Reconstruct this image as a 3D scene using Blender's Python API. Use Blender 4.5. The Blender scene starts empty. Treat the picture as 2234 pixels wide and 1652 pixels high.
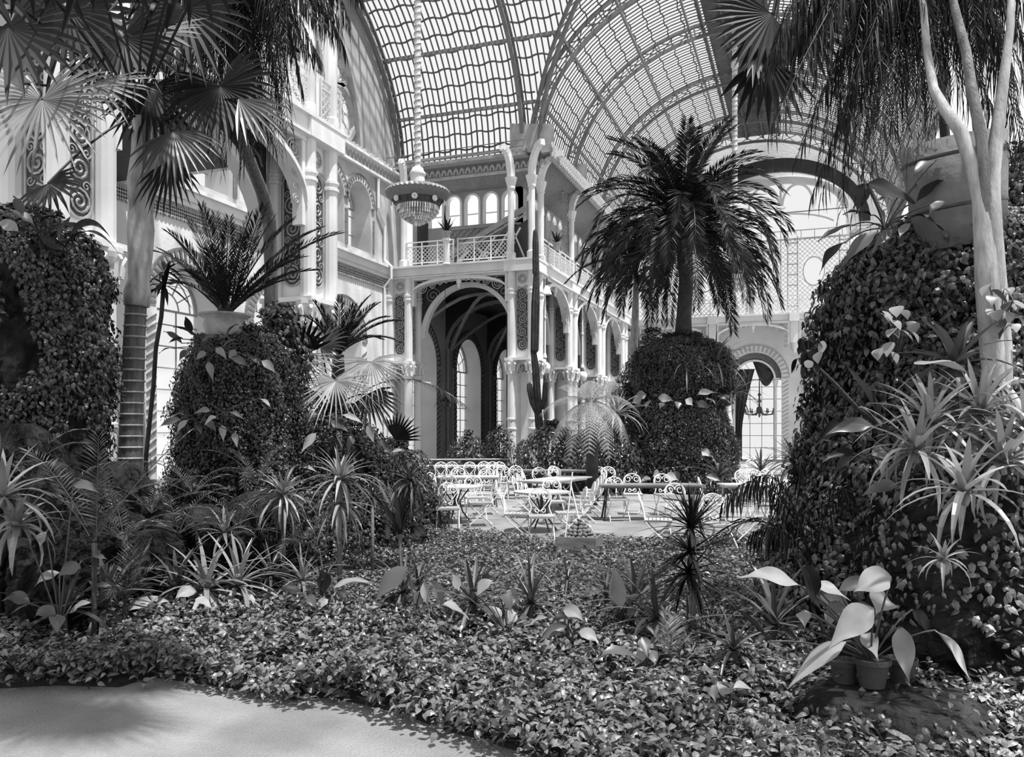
import bpy, math, random
import numpy as np
from mathutils import Vector, Matrix

# ------------------------------------------------------------------ camera, sky, sun, exposure
YAW = math.radians(19.7)
SN, CS = math.sin(YAW), math.cos(YAW)
FPX, EYE, HOR = 1800.0, 1.85, 940.0
scn = bpy.context.scene
COL = scn.collection
cd = bpy.data.cameras.new('camera')
cd.sensor_width = 36.0
cd.lens = FPX / 2234.0 * 36.0
cd.shift_y = (HOR - 826.0) / 2234.0
cd.clip_end = 400
cam = bpy.data.objects.new('camera', cd)
cam.location = (0, 0, EYE)
cam.rotation_euler = (math.pi / 2, 0, YAW)
COL.objects.link(cam)
scn.camera = cam

wd = bpy.data.worlds.new('overcast_sky')
scn.world = wd
wd.use_nodes = True
bg = wd.node_tree.nodes['Background']
bg.inputs[0].default_value = (1, 1, 1, 1)
bg.inputs[1].default_value = 1.0
sl = bpy.data.lights.new('sun', 'SUN')
sl.energy = 13.0
sl.angle = math.radians(2.0)
so = bpy.data.objects.new('sun', sl)
so.rotation_euler = Vector((-0.24 * CS - 0.2 * SN, -0.24 * SN + 0.2 * CS, -0.95)).to_track_quat('-Z', 'Y').to_euler()
so.location = (0, -5, 30)
COL.objects.link(so)
scn.view_settings.view_transform = 'Standard'
scn.view_settings.look = 'None'
scn.view_settings.exposure = 0.04
scn.view_settings.gamma = 1.0
scn.cycles.max_bounces = 8
scn.cycles.transparent_max_bounces = 16
scn.cycles.caustics_reflective = False
scn.cycles.caustics_refractive = False
scn.cycles.sample_clamp_indirect = 6.0

# ------------------------------------------------------------------ helpers
rnd = random.Random(7)
U = rnd.uniform
PI = math.pi


def W(px, py, D):
    """a point of the place: seen at pixel (px, py), D metres ahead of the lens"""
    u = (px - 1117.0) / FPX
    return Vector((D * (-SN + u * CS), D * (CS + u * SN), EYE + (HOR - py) * D / FPX))


def G(px, D, z=0.0):
    p = W(px, HOR, D)
    p.z = z
    return p


RIGHT = Vector((CS, SN, 0))
AWAY = Vector((-SN, CS, 0))


class MB:
    def __init__(s):
        s.v = []
        s.f = []
        s.cv = []
        s.cf = []

    def add(s, vs, fs):
        b = len(s.v)
        s.v.extend(vs)
        s.f.extend([tuple(i + b for i in f) for f in fs])

    def box(s, c, sz, rz=0.0):
        x, y, z = sz[0] / 2, sz[1] / 2, sz[2] / 2
        ca, sa = math.cos(rz), math.sin(rz)
        vs = [(c[0] + a * ca - b * sa, c[1] + a * sa + b * ca, c[2] + d) for a, b, d in
              ((-x, -y, -z), (x, -y, -z), (x, y, -z), (-x, y, -z), (-x, -y, z), (x, -y, z), (x, y, z), (-x, y, z))]
        s.add(vs, ((0, 3, 2, 1), (4, 5, 6, 7), (0, 1, 5, 4), (1, 2, 6, 5), (2, 3, 7, 6), (3, 0, 4, 7)))
        return s

    def hexa(s, a, b):
        """prism between two quads"""
        s.add(list(a) + list(b), ((3, 2, 1, 0), (4, 5, 6, 7), (0, 1, 5, 4), (1, 2, 6, 5), (2, 3, 7, 6), (3, 0, 4, 7)))
        return s

    def bar(s, p, q, w, h=None, up=(0, 0, 1)):
        h = h or w
        p, q = Vector(p), Vector(q)
        d = (q - p)
        if d.length < 1e-6:
            return s
        d.normalize()
        x = d.cross(Vector(up))
        if x.length < 1e-4:
            x = d.cross(Vector((0, 1, 0)))
        x.normalize()
        y = x.cross(d)
        o = [x * (a * w / 2) + y * (b * h / 2) for a, b in ((-1, -1), (1, -1), (1, 1), (-1, 1))]
        return s.hexa([tuple(p + k) for k in o], [tuple(q + k) for k in o])

    def tube(s, pts, r, n=6, cap=True, flat=1.0):
        pts = [Vector(p) for p in pts]
        m = len(pts)
        rs = r if isinstance(r, (list, tuple)) else [r] * m
        t = (pts[1] - pts[0]).normalized()
        x = t.orthogonal().normalized()
        vs = []
        for i, p in enumerate(pts):
            t = (pts[min(i + 1, m - 1)] - pts[max(i - 1, 0)])
            if t.length > 1e-9:
                t.normalize()
            x = x - t * x.dot(t)
            if x.length < 1e-6:
                x = t.orthogonal()
            x.normalize()
            y = t.cross(x)
            for k in range(n):
                a = 2 * PI * k / n
                vs.append(tuple(p + x * (math.cos(a) * rs[i]) + y * (math.sin(a) * rs[i] * flat)))
        fs = []
        for i in range(m - 1):
            for k in range(n):
                k2 = (k + 1) % n
                fs.append((i * n + k, i * n + k2, (i + 1) * n + k2, (i + 1) * n + k))
        if cap:
            fs.append(tuple(range(n - 1, -1, -1)))
            fs.append(tuple((m - 1) * n + k for k in range(n)))
        s.add(vs, fs)
        return s

    def lathe(s, prof, n=16, c=(0, 0, 0), cap=True):
        vs, fs = [], []
        m = len(prof)
        for r, z in prof:
            for k in range(n):
                a = 2 * PI * k / n
                vs.append((c[0] + r * math.cos(a), c[1] + r * math.sin(a), c[2] + z))
        for i in range(m - 1):
            for k in range(n):
                k2 = (k + 1) % n
                fs.append((i * n + k, i * n + k2, (i + 1) * n + k2, (i + 1) * n + k))
        if cap:
            fs.append(tuple(range(n - 1, -1, -1)))
            fs.append(tuple((m - 1) * n + k for k in range(n)))
        s.add(vs, fs)
        return s

    def inst(s, tv, tf, mats):
        """many copies of a small template; mats: (N,3,4) array; tf: list of equal-length faces"""
        tv = np.asarray(tv, float)
        N, n = len(mats), len(tv)
        vv = np.einsum('nij,kj->nki', mats[:, :, :3], tv) + mats[:, None, :, 3]
        s.cv.append(vv.reshape(-1, 3))
        s.cf.append((np.asarray(tf)[None] + (np.arange(N) * n)[:, None, None]).reshape(-1, len(tf[0])))
        return s

    def build(s, name, mat, parent=None, smooth=False, loc=None):
        V = [np.asarray(s.v, float).reshape(-1, 3)]
        loops, starts, at = [], [], 0
        for f in s.f:
            loops.extend(f)
            starts.append(at)
            at += len(f)
        L = [np.asarray(loops, np.int64)]
        ST = [np.asarray(starts, np.int64)]
        b = len(s.v)
        for v, f in zip(s.cv, s.cf):
            V.append(v)
            L.append((f + b).reshape(-1))
            ST.append(at + np.arange(len(f)) * f.shape[1])
            at += f.size
            b += len(v)
        V = np.concatenate(V)
        if loc is not None:
            V = V - np.asarray(loc, float)
        L = np.concatenate(L)
        ST = np.concatenate(ST)
        me = bpy.data.meshes.new(name)
        me.vertices.add(len(V))
        me.vertices.foreach_set('co', V.astype(np.float32).ravel())
        me.loops.add(len(L))
        me.loops.foreach_set('vertex_index', L.astype(np.int32))
        me.polygons.add(len(ST))
        me.polygons.foreach_set('loop_start', ST.astype(np.int32))
        me.update(calc_edges=True)
        me.validate()
        me.polygons.foreach_set('use_smooth', np.full(len(me.polygons), bool(smooth)))
        me.materials.append(mat)
        return obj(name, me, parent, loc if parent is None else None)


def obj(name, data, parent=None, loc=None):
    o = bpy.data.objects.new(name, data)
    COL.objects.link(o)
    if parent is not None:
        o.parent = parent
    if loc is not None:
        o.location = loc
    return o


def tag(o, label=None, cat=None, group=None, kind=None):
    if label:
        o['label'] = label
    if cat:
        o['category'] = cat
    if group:
        o['group'] = group
    if kind:
        o['kind'] = kind
    return o


def empty(name, loc, rz=0.0, label=None, cat=None, group=None, kind=None):
    o = obj(name, None, None, loc)
    o.rotation_euler = (0, 0, rz)
    return tag(o, label, cat, group, kind)


KIDS = {}


def copy_tree(o, parent=None):
    c = o.copy()
    COL.objects.link(c)
    if parent is not None:
        c.parent = parent
    for ch in list(o.children):
        copy_tree(ch, c)
    return c


# ------------------------------------------------------------------ materials (grey: the photograph has no colour)
def mat(name, val, rough=0.6, var=0.0, scale=3.0, bump=0.0, bscale=40.0, metal=0.0, isle=0.0, spec=0.5, trans=0.0, stretch=None):
    m = bpy.data.materials.new(name)
    m.use_nodes = True
    nt = m.node_tree
    b = nt.nodes['Principled BSDF']
    b.inputs['Roughness'].default_value = rough
    b.inputs['Metallic'].default_value = metal
    b.inputs['Specular IOR Level'].default_value = spec
    b.inputs['Base Color'].default_value = (val, val, val, 1)
    src = None
    tc = nt.nodes.new('ShaderNodeTexCoord')
    vec = tc.outputs['Object']
    if stretch:
        mp = nt.nodes.new('ShaderNodeMapping')
        mp.inputs['Scale'].default_value = stretch
        nt.links.new(vec, mp.inputs[0])
        vec = mp.outputs[0]
    if var:
        nz = nt.nodes.new('ShaderNodeTexNoise')
        nz.inputs['Scale'].default_value = scale
        nz.inputs['Detail'].default_value = 6
        nt.links.new(vec, nz.inputs['Vector'])
        cr = nt.nodes.new('ShaderNodeValToRGB')
        lo, hi = max(0.0, val * (1 - var)), min(1.0, val * (1 + var))
        cr.color_ramp.elements[0].position = 0.3
        cr.color_ramp.elements[1].position = 0.7
        cr.color_ramp.elements[0].color = (lo, lo, lo, 1)
        cr.color_ramp.elements[1].color = (hi, hi, hi, 1)
        nt.links.new(nz.outputs['Fac'], cr.inputs[0])
        src = cr.outputs[0]
    if isle:
        ge = nt.nodes.new('ShaderNodeNewGeometry')
        mr = nt.nodes.new('ShaderNodeMapRange')
        mr.inputs['To Min'].default_value = val * (1 - isle)
        mr.inputs['To Max'].default_value = val * (1 + isle)
        nt.links.new(ge.outputs['Random Per Island'], mr.inputs['Value'])
        src = mr.outputs[0]
    if src is not None:
        nt.links.new(src, b.inputs['Base Color'])
    if bump:
        n2 = nt.nodes.new('ShaderNodeTexNoise')
        n2.inputs['Scale'].default_value = bscale
        n2.inputs['Detail'].default_value = 5
        nt.links.new(vec, n2.inputs['Vector'])
        bp = nt.nodes.new('ShaderNodeBump')
        bp.inputs['Strength'].default_value = bump
        bp.inputs['Distance'].default_value = 0.03 if bscale > 17 else 0.08
        nt.links.new(n2.outputs['Fac'], bp.inputs['Height'])
        nt.links.new(bp.outputs[0], b.inputs['Normal'])
    if trans:
        tr = nt.nodes.new('ShaderNodeBsdfTranslucent')
        tr.inputs[0].default_value = (val * 1.3,) * 3 + (1,)
        mx = nt.nodes.new('ShaderNodeMixShader')
        mx.inputs[0].default_value = trans
        nt.links.new(b.outputs[0], mx.inputs[1])
        nt.links.new(tr.outputs[0], mx.inputs[2])
        nt.links.new(mx.outputs[0], nt.nodes['Material Output'].inputs[0])
    return m


def glass_mat(name, clear, white):
    m = bpy.data.materials.new(name)
    m.use_nodes = True
    nt = m.node_tree
    b = nt.nodes['Principled BSDF']
    b.inputs['Base Color'].default_value = (white, white, white, 1)
    b.inputs['Roughness'].default_value = 0.12
    t = nt.nodes.new('ShaderNodeBsdfTransparent')
    t.inputs[0].default_value = (0.97, 0.97, 0.97, 1)
    mx = nt.nodes.new('ShaderNodeMixShader')
    mx.inputs[0].default_value = clear
    nt.links.new(b.outputs[0], mx.inputs[1])
    nt.links.new(t.outputs[0], mx.inputs[2])
    nt.links.new(mx.outputs[0], nt.nodes['Material Output'].inputs[0])
    return m


M_plaster = mat('pale_plaster', 0.66, 0.8, var=0.14, scale=0.7, bump=0.12, bscale=9)
M_iron = mat('white_painted_iron', 0.72, 0.45, var=0.07, scale=2.2, bump=0.05, bscale=30)
M_irongrey = mat('grey_painted_iron', 0.33, 0.5, var=0.15, scale=3)
M_rib = mat('roof_iron', 0.16, 0.55, var=0.2, scale=4)
M_bar = mat('glazing_bar_iron', 0.07, 0.6)
M_filigree = mat('cast_filigree_iron', 0.38, 0.5, var=0.2, scale=8)
M_dark = mat('dark_iron', 0.045, 0.4)
M_shadowwood = mat('dark_wood_and_shade', 0.03, 0.6, var=0.3, scale=6)  # dark wood; on the aisle boards it carries their shade
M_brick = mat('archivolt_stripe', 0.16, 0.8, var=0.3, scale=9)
M_glass = glass_mat('greenhouse_glass', 0.86, 0.9)
M_pane = glass_mat('window_glass', 0.9, 0.9)
M_sand = mat('raked_sand', 0.29, 0.95, var=0.25, scale=1.3, bump=1.0, bscale=60)
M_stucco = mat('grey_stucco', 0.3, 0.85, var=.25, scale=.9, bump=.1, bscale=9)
M_soil = mat('dark_soil', 0.015, 0.95, var=0.5, scale=6, bump=0.6, bscale=18)
M_rock = mat('rough_rock', 0.022, 0.95, var=0.85, scale=5.5, bump=1.0, bscale=16, spec=.2)
M_leafdark = mat('dark_backlit_leaf', 0.013, 0.5, isle=0.6, spec=0.22)  # dark leaves, and backlit ones with their shade in the colour
M_leaf = mat('glossy_leaf', 0.065, 0.38, isle=0.6, spec=0.45, trans=0.15)
M_leafmid = mat('ivy_leaf', 0.065, 0.34, isle=0.9, spec=0.4, trans=0.1)
M_leaflight = mat('pale_lit_leaf', 0.26, 0.42, isle=0.5, spec=0.45, trans=0.2)  # pale leaves, and lit ones with the light in the colour
M_strap = mat('strap_leaf', 0.085, 0.38, isle=0.6, spec=0.5, trans=0.15)
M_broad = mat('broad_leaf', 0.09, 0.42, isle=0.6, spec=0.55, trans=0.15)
M_fern = mat('fern_frond', 0.22, 0.6, isle=0.4, trans=0.25)
M_cover = mat('ground_cover_leaf', 0.13, 0.36, isle=0.8, spec=0.45, trans=0.12)
M_bark = mat('grey_bark', 0.16, 0.85, var=0.5, scale=5, bump=0.6, bscale=25, stretch=(3, 3, 1))
M_darkbark = mat('dark_fibrous_bark', 0.04, 0.9, var=0.5, scale=5, bump=0.8, bscale=20)
M_palebark = mat('pale_bark', 0.36, 0.7, var=0.35, scale=4, bump=0.3, bscale=20, stretch=(4, 4, 1))
M_ring = mat('ringed_trunk', 0.11, 0.7, var=0.5, scale=5, bump=0.5, bscale=30, stretch=(4, 4, 0.6))
M_white = mat('white_wire', 0.8, 0.4, var=0.05)
M_wood = mat('grey_wood', 0.22, 0.75, var=0.3, scale=4, bump=0.3, bscale=20, stretch=(1, 8, 8))
M_tabletop = mat('pale_table_top', 0.5, 0.5, var=0.1, scale=3)
M_tabledark = mat('grey_table_top', 0.2, 0.5, var=0.15, scale=3)
M_cloth = mat('white_cloth', 0.85, 0.9)
M_terracotta = mat('clay_pot', 0.05, 0.7, var=0.3, scale=5, bump=0.2)
M_stone = mat('pale_stone', 0.2, 0.85, var=0.3, scale=5, bump=0.4, bscale=14)
M_crystal = mat('cut_crystal', 0.7, 0.12, isle=0.5, spec=0.9)
M_bowl = mat('ribbed_lamp_bowl', 0.15, 0.5, isle=0.25)
M_palebroad = mat('pale_lit_broad_leaf', 0.3, 0.5, var=.2, scale=7, spec=.35, trans=.15)  # brightly lit broad leaves, light put into the colour
M_dimglass = glass_mat('dimmed_roof_glass', .62, .8)  # unseen near roof: glass made cloudier to dim the light below
M_urn = mat('urn_stone', .4, .85, var=.3, scale=5, bump=.4, bscale=20)
M_globe = mat('milk_glass', 0.85, 0.2)
M_rope = mat('pale_rope', 0.62, 0.8, var=0.1, scale=6)
M_stripe = mat('rope_stripe', 0.28, 0.8)
M_tub = mat('grey_tub_wood', 0.17, 0.8, var=0.3, scale=4, bump=0.3, bscale=20)
# ------------------------------------------------------------------ setting: plan of the winter garden
XW, XA, YT, YE = -16.5, -10.6, 31.2, 51.5       # left wall, arcade line, transverse front, end wall
Z1 = 8.15                                       # underside of gallery slab
Z2 = 8.62                                       # gallery floor
NX, NA, NB = -3.0, 7.1, 6.2                     # nave vault: centre, half width, rise
TY, TA = 24.0, 7.4                              # transept vault: centre, half width
ZS = 13.0                                       # vault springing


def XP(X):
    return lambda s, z, d: (X + d, s, z)


def YP(Y):
    return lambda s, z, d: (s, Y + d, z)


def prism(mb, mp, quad, d0, d1):
    mb.hexa([mp(s, z, d0) for s, z in quad], [mp(s, z, d1) for s, z in quad])


def wall2d(mb, mp, s0, s1, z0, z1, ops, d0, d1, n=16):
    x = s0
    for sc, hw, zb, zs, rise in sorted(ops):
        if sc - hw > x + 1e-4:
            prism(mb, mp, [(x, z0), (sc - hw, z0), (sc - hw, z1), (x, z1)], d0, d1)
        if zb > z0 + 1e-4:
            prism(mb, mp, [(sc - hw, z0), (sc + hw, z0), (sc + hw, zb), (sc - hw, zb)], d0, d1)
        P = [(sc - hw * math.cos(PI * i / n), zs + rise * math.sin(PI * i / n)) for i in range(n + 1)]
        for a, b in zip(P, P[1:]):
            prism(mb, mp, [a, b, (b[0], z1), (a[0], z1)], d0, d1)
        x = sc + hw
    if s1 > x + 1e-4:
        prism(mb, mp, [(x, z0), (s1, z0), (s1, z1), (x, z1)], d0, d1)


def ring(mb, mp, sc, zs, ai, bi, ao, bo, d0, d1, n=24, a0=0.0, a1=PI):
    for i in range(n):
        p, q = a0 + (a1 - a0) * i / n, a0 + (a1 - a0) * (i + 1) / n
        e = lambda t, a, b: (sc - a * math.cos(t), zs + b * math.sin(t))
        prism(mb, mp, [e(p, ai, bi), e(q, ai, bi), e(q, ao, bo), e(p, ao, bo)], d0, d1)


def archivolt(mb_l, mb_d, mp, sc, zs, r, w, zb, d0, d1, n=26, legs=True):
    """pale voussoir ring with dark joints, and the diagonal-striped jambs below it"""
    ring(mb_l, mp, sc, zs, r, r, r + w, r + w, d0, d1, 24)
    for i in range(n + 1):
        t = PI * i / n
        k = 0.035 / r
        e = lambda t, a: (sc - a * math.cos(t), zs + a * math.sin(t))
        prism(mb_d, mp, [e(t - k, r + .05), e(t + k, r + .05), e(t + k, r + w - .05), e(t - k, r + w - .05)], d1, d1 + .03 * (1 if d1 > d0 else -1))
    ring(mb_d, mp, sc, zs, r + w - .04, r + w - .04, r + w + .03, r + w + .03, d0, d1 + .02 * (1 if d1 > d0 else -1), 24)
    if legs:
        dd = .03 * (1 if d1 > d0 else -1)
        for sg in (-1, 1):
            a, b = sc + sg * r, sc + sg * (r + w)
            lo, hi = min(a, b), max(a, b)
            prism(mb_l, mp, [(lo, zb), (hi, zb), (hi, zs), (lo, zs)], d0, d1)
            z = zb + .1
            while z < zs - .35:
                prism(mb_d, mp, [(lo + .04, z), (hi - .04, z + .2), (hi - .04, z + .27), (lo + .04, z + .07)], d1, d1 + dd)
                z += .24


NWIN = [0]


def window(mp, sc, hw, zb, zs, rise, d, nv=3, hstep=0.62, fancy=True, label=None):
    NWIN[0] += 1
    root = empty('window_%d' % NWIN[0], mp(sc, zb, d), 0, kind='structure')
    L = Vector(root.location)
    n = 18
    P = [(sc - hw * math.cos(PI * i / n), zs + rise * math.sin(PI * i / n)) for i in range(n + 1)]
    m = MB()
    poly = [(sc - hw, zb)] + P + [(sc + hw, zb)]
    c = len(poly)
    m.add([mp(s, z, d) for s, z in poly] + [mp(s, z, d - .012) for s, z in poly], [tuple(range(c)), tuple(range(2 * c - 1, c - 1, -1))] +
          [(i, (i + 1) % c, c + (i + 1) % c, c + i) for i in range(c)])
    m.build('pane', M_pane, root, loc=L)
    f = MB()
    w = .035

    def line(p, q, ww=w):
        f.bar(mp(p[0], p[1], d + .01), mp(q[0], q[1], d + .01), ww, ww)
    ht = lambda s: zs + rise * math.sqrt(max(0, 1 - ((s - sc) / hw) ** 2))
    for i in range(1, nv):
        s = sc - hw + 2 * hw * i / nv
        line((s, zb), (s, zs if fancy else ht(s)))
    z = zb + hstep
    while z < zs - .1:
        line((sc - hw, z), (sc + hw, z))
        z += hstep
    line((sc - hw, zs), (sc + hw, zs), .06)
    line((sc - hw, zb), (sc + hw, zb), .06)
    if fancy:
        for k in (.42, .8):
            for i in range(12):
                a, b = PI * i / 12, PI * (i + 1) / 12
                line((sc - hw * k * math.cos(a), zs + rise * k * math.sin(a)), (sc - hw * k * math.cos(b), zs + rise * k * math.sin(b)), .03)
        for i in range(1, 6):
            a = PI * i / 6
            line((sc - hw * .42 * math.cos(a), zs + rise * .42 * math.sin(a)), (sc - hw * math.cos(a), zs + rise * math.sin(a)), .03)
    ring(f, lambda s, z, dd: mp(s, z, dd), sc, zs, hw - .05, rise - .05, hw + .02, rise + .02, d - .03, d + .05, 16)
    f.build('window_frame', M_irongrey, root, loc=L)
    return root


def spiral(mb, c, R, turns, ax, ay, r=.02, hand=1, start=0.0, n=None, inner=.12):
    n = n or int(10 * turns) + 2
    pts = []
    for i in range(n + 1):
        t = i / n
        a = start + hand * 2 * PI * turns * t
        k = R * (1 - (1 - inner) * t)
        pts.append(Vector(c) + Vector(ax) * (k * math.cos(a)) + Vector(ay) * (k * math.sin(a)))
    mb.tube(pts, r, 4)


# floor and beds
m = MB()
m.add([(-30, -8, 0), (26, -8, 0), (26, 62, 0), (-30, 62, 0), (-30, -8, -.3), (26, -8, -.3), (26, 62, -.3), (-30, 62, -.3)],
      [(0, 1, 2, 3), (7, 6, 5, 4), (0, 4, 5, 1), (1, 5, 6, 2), (2, 6, 7, 3), (3, 7, 4, 0)])
tag(m.build('floor', M_sand), kind='structure')

# left wall ---------------------------------------------------------------
wl = empty('wall_left', (XW, 24, 0), kind='structure')
LW = Vector(wl.location)
lowY = [(13.6, 1.25), (18.9, 1.25), (23.05, 1.25), (27.2, 1.25), (33.8, 1.6), (39.4, 1.6), (45.0, 1.6)]
zs_of = lambda hw: 6.55 - hw
m = MB()
wall2d(m, XP(XW), 8, YE, 0, Z1 + .1, [(y, hw, .55, zs_of(hw), hw) for y, hw in lowY], -.9, 0)
upY = [17.6, 19.8, 22.0, 24.2, 26.35, 28.4]
m.build('plaster', M_plaster, wl, loc=LW)
m = MB()
wall2d(m, XP(XW), 8, YT + .9, Z1 + .1, 12.75, [(y, .85, 8.95, 10.75, .85) for y in upY], -.9, 0)
m.build('upper_stucco', mat('warm_grey_stucco', .46, .85, var=.25, scale=.8), wl, loc=LW)
m = MB()
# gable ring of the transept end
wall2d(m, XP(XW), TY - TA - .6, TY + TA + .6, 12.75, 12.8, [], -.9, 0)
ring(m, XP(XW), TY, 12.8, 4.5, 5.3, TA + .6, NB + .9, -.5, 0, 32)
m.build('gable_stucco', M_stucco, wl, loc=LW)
ml, md = MB(), MB()
for y, hw in lowY:
    archivolt(ml, md, XP(XW), y, zs_of(hw), hw, .42, .55, 0, .05)
for y in upY:
    archivolt(ml, md, XP(XW), y, 10.75, .85, .26, 9.1, 0, .05, n=16, legs=False)
    for sg in (-1, 1):
        md.tube([(XW + .02, y + sg * 1.06, 8.95), (XW + .02, y + sg * 1.06, 10.3)], .05, 6)
ml.build('archivolt', M_plaster, wl, loc=LW)
md.build('archivolt_stripes', M_brick, wl, loc=LW)
m = MB()
for i, (z0, z1, o) in enumerate(((8.15, 8.3, .12), (8.3, 8.56, .2), (8.56, 8.68, .3))):
    m.box((XW + o / 2, (8 + YT) / 2, (z0 + z1) / 2), (o, YT - 8, z1 - z0))
m.box((XW + .09, (8 + YT) / 2, 12.18), (.18, YT - 8 + .9, .1))
m.box((XW + .14, (8 + YT) / 2, 12.68), (.28, YT - 8 + .9, .1))
m.box((XW + .06, (8 + YT) / 2, 12.43), (.1, YT - 8 + .9, .42))
m.build('cornice', M_iron, wl, loc=LW)
m = MB()
y = 9.0
while y < YT - .2:                               # hanging lattice under the cornice, scalloped frieze above
    for sg in (-1, 1):
        m.bar((XW + .04, y, 8.1), (XW + .04, y + sg * .3, 7.72), .05, .05)
    y += .15
y = 9.0
while y < YT + .6:
    ring(m, XP(XW), y, 12.28, .07, .22, .12, .3, .1, .15, 8)
    ring(m, XP(XW), y, 12.75, .0, .0, .13, .2, .08, .14, 6)
    y += .28
m.build('lattice_frieze', M_filigree, wl, loc=LW)
for y, hw in lowY:
    window(XP(XW), y, hw, .55, zs_of(hw), hw, -.82, 4 if hw > 1.4 else 3)
for y in upY:
    window(XP(XW), y, .85, 8.95, 10.75, .85, -.82, 2, .75)
# gable tracery
NWIN[0] += 1
gw = empty('window_%d' % NWIN[0], (XW - .3, TY, 12.8), kind='structure')
m = MB()
n = 24
P = [(TY - 4.55 * math.cos(PI * i / n), 12.8 + 5.35 * math.sin(PI * i / n)) for i in range(n + 1)]
m.add([(XW - .3, s, z) for s, z in P] + [(XW - .315, s, z) for s, z in P], [tuple(range(n + 1)), tuple(range(2 * n + 1, n, -1))])
m.build('pane', M_pane, gw, loc=Vector(gw.location))
m = MB()
for cy, cz, R in ((27.25, 13.95, .98), (26.85, 15.95, 1.0), (20.75, 13.95, .98), (21.1, 15.95, 1.0), (24, 16.4, 1.35), (24, 13.9, 1.1)):
    ring(m, XP(XW), cy, cz, R, R, R + .16, R + .16, -.35, -.12, 28, 0, 2 * PI)
    ring(m, XP(XW), cy, cz, R * .82, R * .82, R * .86, R * .86, -.28, -.24, 24, 0, 2 * PI)
    ring(m, XP(XW), cy, cz, R * .3, R * .3, R * .34, R * .34, -.28, -.24, 16, 0, 2 * PI)
    for i in range(8):
        a = 2 * PI * i / 8 + .2
        m.bar((XW - .26, cy + R * .32 * math.cos(a), cz + R * .32 * math.sin(a)), (XW - .26, cy + R * math.cos(a), cz + R * math.sin(a)), .03)
        b = a + PI / 8
        m.tube([(XW - .26, cy + R * .58 * math.cos(b) + R * .2 * math.cos(t), cz + R * .58 * math.sin(b) + R * .2 * math.sin(t)) for t in [2 * PI * j / 10 for j in range(11)]], .015, 4)
for yy in (22.5, 25.5):
    m.bar((XW - .24, yy, 12.8), (XW - .24, yy, 17.4), .16, .2)
for zz in (14.95, 12.85):
    m.bar((XW - .24, TY - 4.3, zz), (XW - .24, TY + 4.3, zz), .1, .12)
ring(m, XP(XW), TY, 12.8, 4.35, 5.15, 4.55, 5.35, -.4, .06, 32)
m.build('tracery', M_irongrey, gw, loc=Vector(gw.location))
# drain pipe in the corner
m = MB()
m.tube([(XW + .1, YT - 1.5, 12.1), (XW + .1, YT - 1.5, 10.9), (XW + .1, YT - .95, 10.3), (XW + .1, YT - .95, 8.9), (XW + .4, YT - .95, 8.6), (XW + .4, YT - .95, 8.1), (XW + .1, YT - .95, 7.8), (XW + .1, YT - .95, .1)], .06, 8)
tag(m.build('drain_pipe', M_iron), 'thin white drain pipe running down the wall corner left of the gallery', 'pipe')

# pillar prototype --------------------------------------------------------
hp = .43
core, shafts, caps, cols, rings_ = MB(), [], [], [], MB()
core.box((0, 0, (4.72 + Z1) / 2), (.72, .72, Z1 - 4.72))
core.box((0, 0, 4.68), (1.32, 1.32, .1))
for mp in (YP(-.36), YP(.3), XP(-.36), XP(.3)):
    wall2d(core, mp, -.43, .43, 4.05, 4.64, [(0, .24, 4.05, 4.25, .24)], 0, .06)
core.box((0, .2, 2.1), (.5, .1, 4.2))
core.box((0, 0, .1), (1.3, 1.3, .2))


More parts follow.
